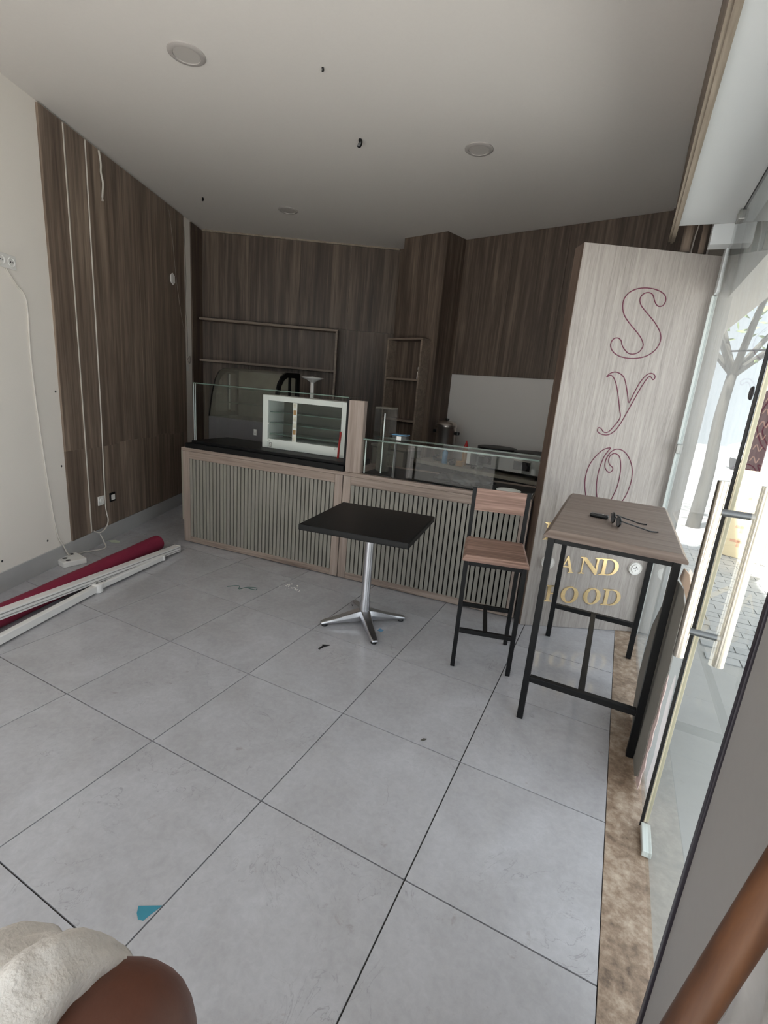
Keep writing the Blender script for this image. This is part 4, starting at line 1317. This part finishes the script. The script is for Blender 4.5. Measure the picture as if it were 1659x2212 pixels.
o = b.build('brown_scrap', M['bark']); o.location = (1.61, 1.242, 0); tag(o, 'tiny brown leaf bit on the floor right of the black scrap', 'leaf')

# ------------------------------------------------------------------ broom stick and film at the right edge
P1, P2 = Vector((2.336, -.174, 1.196)), Vector((2.309, -.178, 1.007))
dv = (P1 - P2).normalized()
top = P1 + dv * .18
bot = P2 + dv * (-(P2.z - .05) / dv.z)
bk = thing('broom', 'wooden broom handle leaning at the lower right edge', 'broom', (bot.x, bot.y, 0))
b = MB(); b.tube([top - Vector((bot.x, bot.y, 0)), (top + bot) / 2 - Vector((bot.x, bot.y, 0)), bot - Vector((bot.x, bot.y, 0))], .0145, 18); b.build('handle', M['stick'], bk, 0, True)
MB().box(-.14, .14, -.025, .025, .05, .085).build('head', M['stick'], bk, .006)
MB().box(-.138, .138, -.023, .023, .001, .05).build('bristles', M['amber'], bk)

film = bmesh.new(); bmesh.ops.create_grid(film, x_segments=14, y_segments=22, size=.5)
for v in film.verts:
    y, z = v.co.x, v.co.y
    v.co = Vector((.012 * math.sin(9 * y + 5 * z) + .008 * math.sin(23 * z + 3 * y), y * .22, z * .75 + .38))
me = bpy.data.meshes.new('plastic_film'); film.to_mesh(me); film.free(); me.materials.append(M['film'])
o = inst(me, 'plastic_film', (2.435, -.035, .62)); md = o.modifiers.new('solid', 'SOLIDIFY'); md.thickness = .001
for p_ in me.polygons:
    p_.use_smooth = True
tag(o, 'clear crumpled plastic film hanging on the grey board behind the broom handle', 'plastic film')

# ------------------------------------------------------------------ the seated person whose knee shows
pe = thing('person', 'person sitting with one bare knee forward and white cloth over the other leg', 'person', (1.93, -.80, 0))
PO = Vector((1.93, -.80, 0))


def skin_body(name, joints, edges, material, parent, sub=3):
    me = bpy.data.meshes.new(name)
    me.from_pydata([tuple(Vector(j[0]) - PO) for j in joints], edges, [])
    o = bpy.data.objects.new(name, me); COL.objects.link(o); o.parent = parent
    md = o.modifiers.new('skin', 'SKIN')
    for i, j in enumerate(joints):
        me.skin_vertices[0].data[i].radius = (j[1], j[1])
    me.skin_vertices[0].data[0].use_root = True
    md.use_smooth_shade = True
    sb = o.modifiers.new('sub', 'SUBSURF'); sb.levels = sub; sb.render_levels = sub
    me.materials.append(material)
    return o


J = [((1.93, -.90, .82), .13), ((1.92, -.90, .98), .12),
     ((2.02, -.80, .84), .11), ((1.92, -.60, .87), .108), ((1.835, -.42, .892), .100), ((1.815, -.375, .880), .094), ((1.815, -.36, .81), .078), ((1.835, -.38, .66), .066), ((1.85, -.43, .46), .050), ((1.86, -.45, .34), .044), ((1.845, -.38, .295), .040), ((1.81, -.30, .285), .03),
     ((1.82, -.88, .84), .11), ((1.74, -.66, .86), .10), ((1.67, -.47, .875), .088), ((1.655, -.43, .865), .082), ((1.655, -.42, .80), .072), ((1.66, -.44, .64), .062), ((1.67, -.49, .46), .048), ((1.67, -.51, .34), .042), ((1.65, -.44, .295), .038), ((1.62, -.36, .285), .03)]
E_ = [(0, 1), (0, 2)] + [(i, i + 1) for i in range(2, 11)] + [(0, 12)] + [(i, i + 1) for i in range(12, 21)]
skin_body('body', J, E_, M['skin'], pe)
# white cloth draped over the far leg and hips
dr_ = bmesh.new(); bmesh.ops.create_grid(dr_, x_segments=90, y_segments=90, size=1)
hipA, kneeA = Vector((1.83, -.90, .88)), Vector((1.735, -.345, .925))
for v in dr_.verts:
    a, t = v.co.x, (v.co.y + 1) / 2
    ax = hipA.lerp(kneeA, t * 1.02)
    side = Vector((.94, .30, 0)).normalized()
    r_ = .114 + .012 * math.sin(5 * a + 9 * t) + .010 * math.sin(17 * t - 6 * a) + .010 * math.sin(13 * a + 5 * t + 1) + .004 * math.sin(31 * a - 9 * t)
    ang = a * 1.75
    end = 1.0
    drop = 0.0
    if t > .82:
        q = (t - .82) / .18
        drop = .10 * q * q
    p = ax + side * (r_ * math.sin(ang)) + Vector((0, 0, r_ * math.cos(ang) - .03 - drop))
    nn_ = (p - ax).normalized()
    p = p + nn_ * (.012 * mnoise.noise(p * 14) + .005 * mnoise.noise(p * 45) + .0025 * mnoise.noise(p * 130))
    v.co = p - PO
me = bpy.data.meshes.new('cloth'); dr_.to_mesh(me); dr_.free(); me.materials.append(M['cloth'])
for p_ in me.polygons:
    p_.use_smooth = True
o = bpy.data.objects.new('cloth', me); COL.objects.link(o); o.parent = pe
o['label'] = 'white cotton cloth over the leg'
md = o.modifiers.new('solid', 'SOLIDIFY'); md.thickness = .005
copy_thing(bs, (1.93, -.98, 0), math.radians(200), 'bar stool under the seated person', 'bar stools')

# ------------------------------------------------------------------ outside
gp = struct(MB().box(2.536, 40, -12, 60, -.2, -.012).build('pavement', M['paving']), 'grey concrete pavement outside the glass')
struct(MB().box(-14, 2.535, -12, Y0 - .21, -.2, -.012).build('pavement_front', M['forecourt']), 'unseen pavement before the second window, made pale to bounce light')  # out of view, works as a light bouncer for the ceiling
b = MB()
rg = random.Random(11)
for i in range(22):
    for j in range(36):
        x = 2.95 + i * .205 + (.1 if j % 2 else 0); y = 3.0 + j * .105
        b.box(x, x + .198, y, y + .098, -.012, -.004 + rg.uniform(-.002, .002))
o = b.build('paver', M['paver'], gp); o['kind'] = 'stuff'
cb = thing('cream_barrier', 'cream printed barrier panels on the pavement seen through the door', 'barrier', (3.70, 5.98, 0), math.radians(-25))
for i in range(3):
    a = -.30 + i * .46
    pn = MB().box(a, a + .43, -.02, .02, .0, 1.08).build('panel', M['cream'], cb, .004)
    for q in range(4):
        z = .18 + q * .17
        b = MB(); b.box(a + .12 + .02 * (q % 2), a + .30, -.0215, -.02, z, z + .03); b.box(a + .19, a + .22, -.0215, -.02, z - .05, z + .05); b.build('print', M['cream_print'], pn)
    MB().box(a + .432, a + .458, -.03, .03, 0, 1.12).build('post', M['white_metal'], cb)
bn = thing('banner', 'narrow maroon hanging sign outside the glass door', 'sign', (3.235, 4.52, 1.14), math.radians(-20))
MB().box(-.06, .06, -.02, .02, .0, .67).build('panel', M['banner'], bn, .003)
for i in range(6):
    b = MB(); b.tube(smooth_path([(-.03, -.022, .08 + i * .1), (-.01, -.022, .12 + i * .1), (.015, -.022, .07 + i * .1), (.03, -.022, .11 + i * .1)]), .005, 5); b.build('scroll', M['banner_print'], bn)
b = MB(); b.tube([(0, 0, .67), (0, 0, 1.0)], .008, 8); b.tube([(0, 0, 1.0), (-.40, .15, 1.0)], .008, 8); b.build('bracket', M['black_metal'], bn)
tree = thing('street_tree', 'slim street tree on the pavement seen through the glass', 'tree', (3.35, 7.5, -.012))
b = MB(); b.tube(smooth_path([(0, 0, 0), (.02, .0, .8), (-.01, .0, 1.6), (.02, 0, 2.3)]), [.095 - .0022 * i for i in range(19)], 12); b.build('trunk', M['bark'], tree, 0, True)
for k in range(7):
    a = k * .9 + .3
    tip = Vector((math.cos(a) * (.7 + .1 * k), math.sin(a) * (.7 + .1 * k), 3.2 + .25 * (k % 3)))
    b = MB(); b.tube(smooth_path([(.02, 0, 2.15), tuple(tip * .45 + Vector((0, 0, 1.2))), tuple(tip)]), [.05 - .003 * i for i in range(13)], 7); b.build('branch', M['bark'], tree, 0, True)
rg = random.Random(2)
b = MB()
for i in range(900):
    c = Vector((rg.gauss(0, .75), rg.gauss(0, .75), rg.gauss(3.6, .45)))
    d1 = Vector((rg.uniform(-1, 1), rg.uniform(-1, 1), rg.uniform(-.5, .5))).normalized() * .07
    d2 = d1.orthogonal().normalized() * .03
    b.add([c - d1, c + d2, c + d1, c - d2], [(0, 1, 2, 3)])
o = b.build('foliage', M['leaf'], tree); o['kind'] = 'stuff'
ca = thing('car', 'white parked car far along the street outside', 'car', (6.6, 17.0, -.012), math.radians(100))
prof = [(-2.1, .35), (2.1, .35), (2.15, .75), (1.2, .92), (.6, 1.42), (-1.0, 1.45), (-1.7, .98), (-2.15, .9)]
MB().prism(prof, -.85, .85, axis=1).build('body', M['car_white'], ca, .08)
MB().prism([(1.05, .95), (.55, 1.36), (-.95, 1.38), (-1.5, .98)], -.86, .86, axis=1).build('side_window', M['car_glass'], ca)
for x in (-1.35, 1.35):
    for y in (-.80, .66):
        b = MB(); b.lathe([(.33, y), (.33, y + .16)], 24, (x, 0, .33), axis=1); wv = b.build('wheel', M['tyre'], ca)
struct(MB().box(2.6, 40, 34, 34.5, -.2, 13).build('wall_backdrop', M['street']), 'backdrop wall at the street end, added to dull the bright sky')  # added backdrop, sized and toned to cover the bright sky
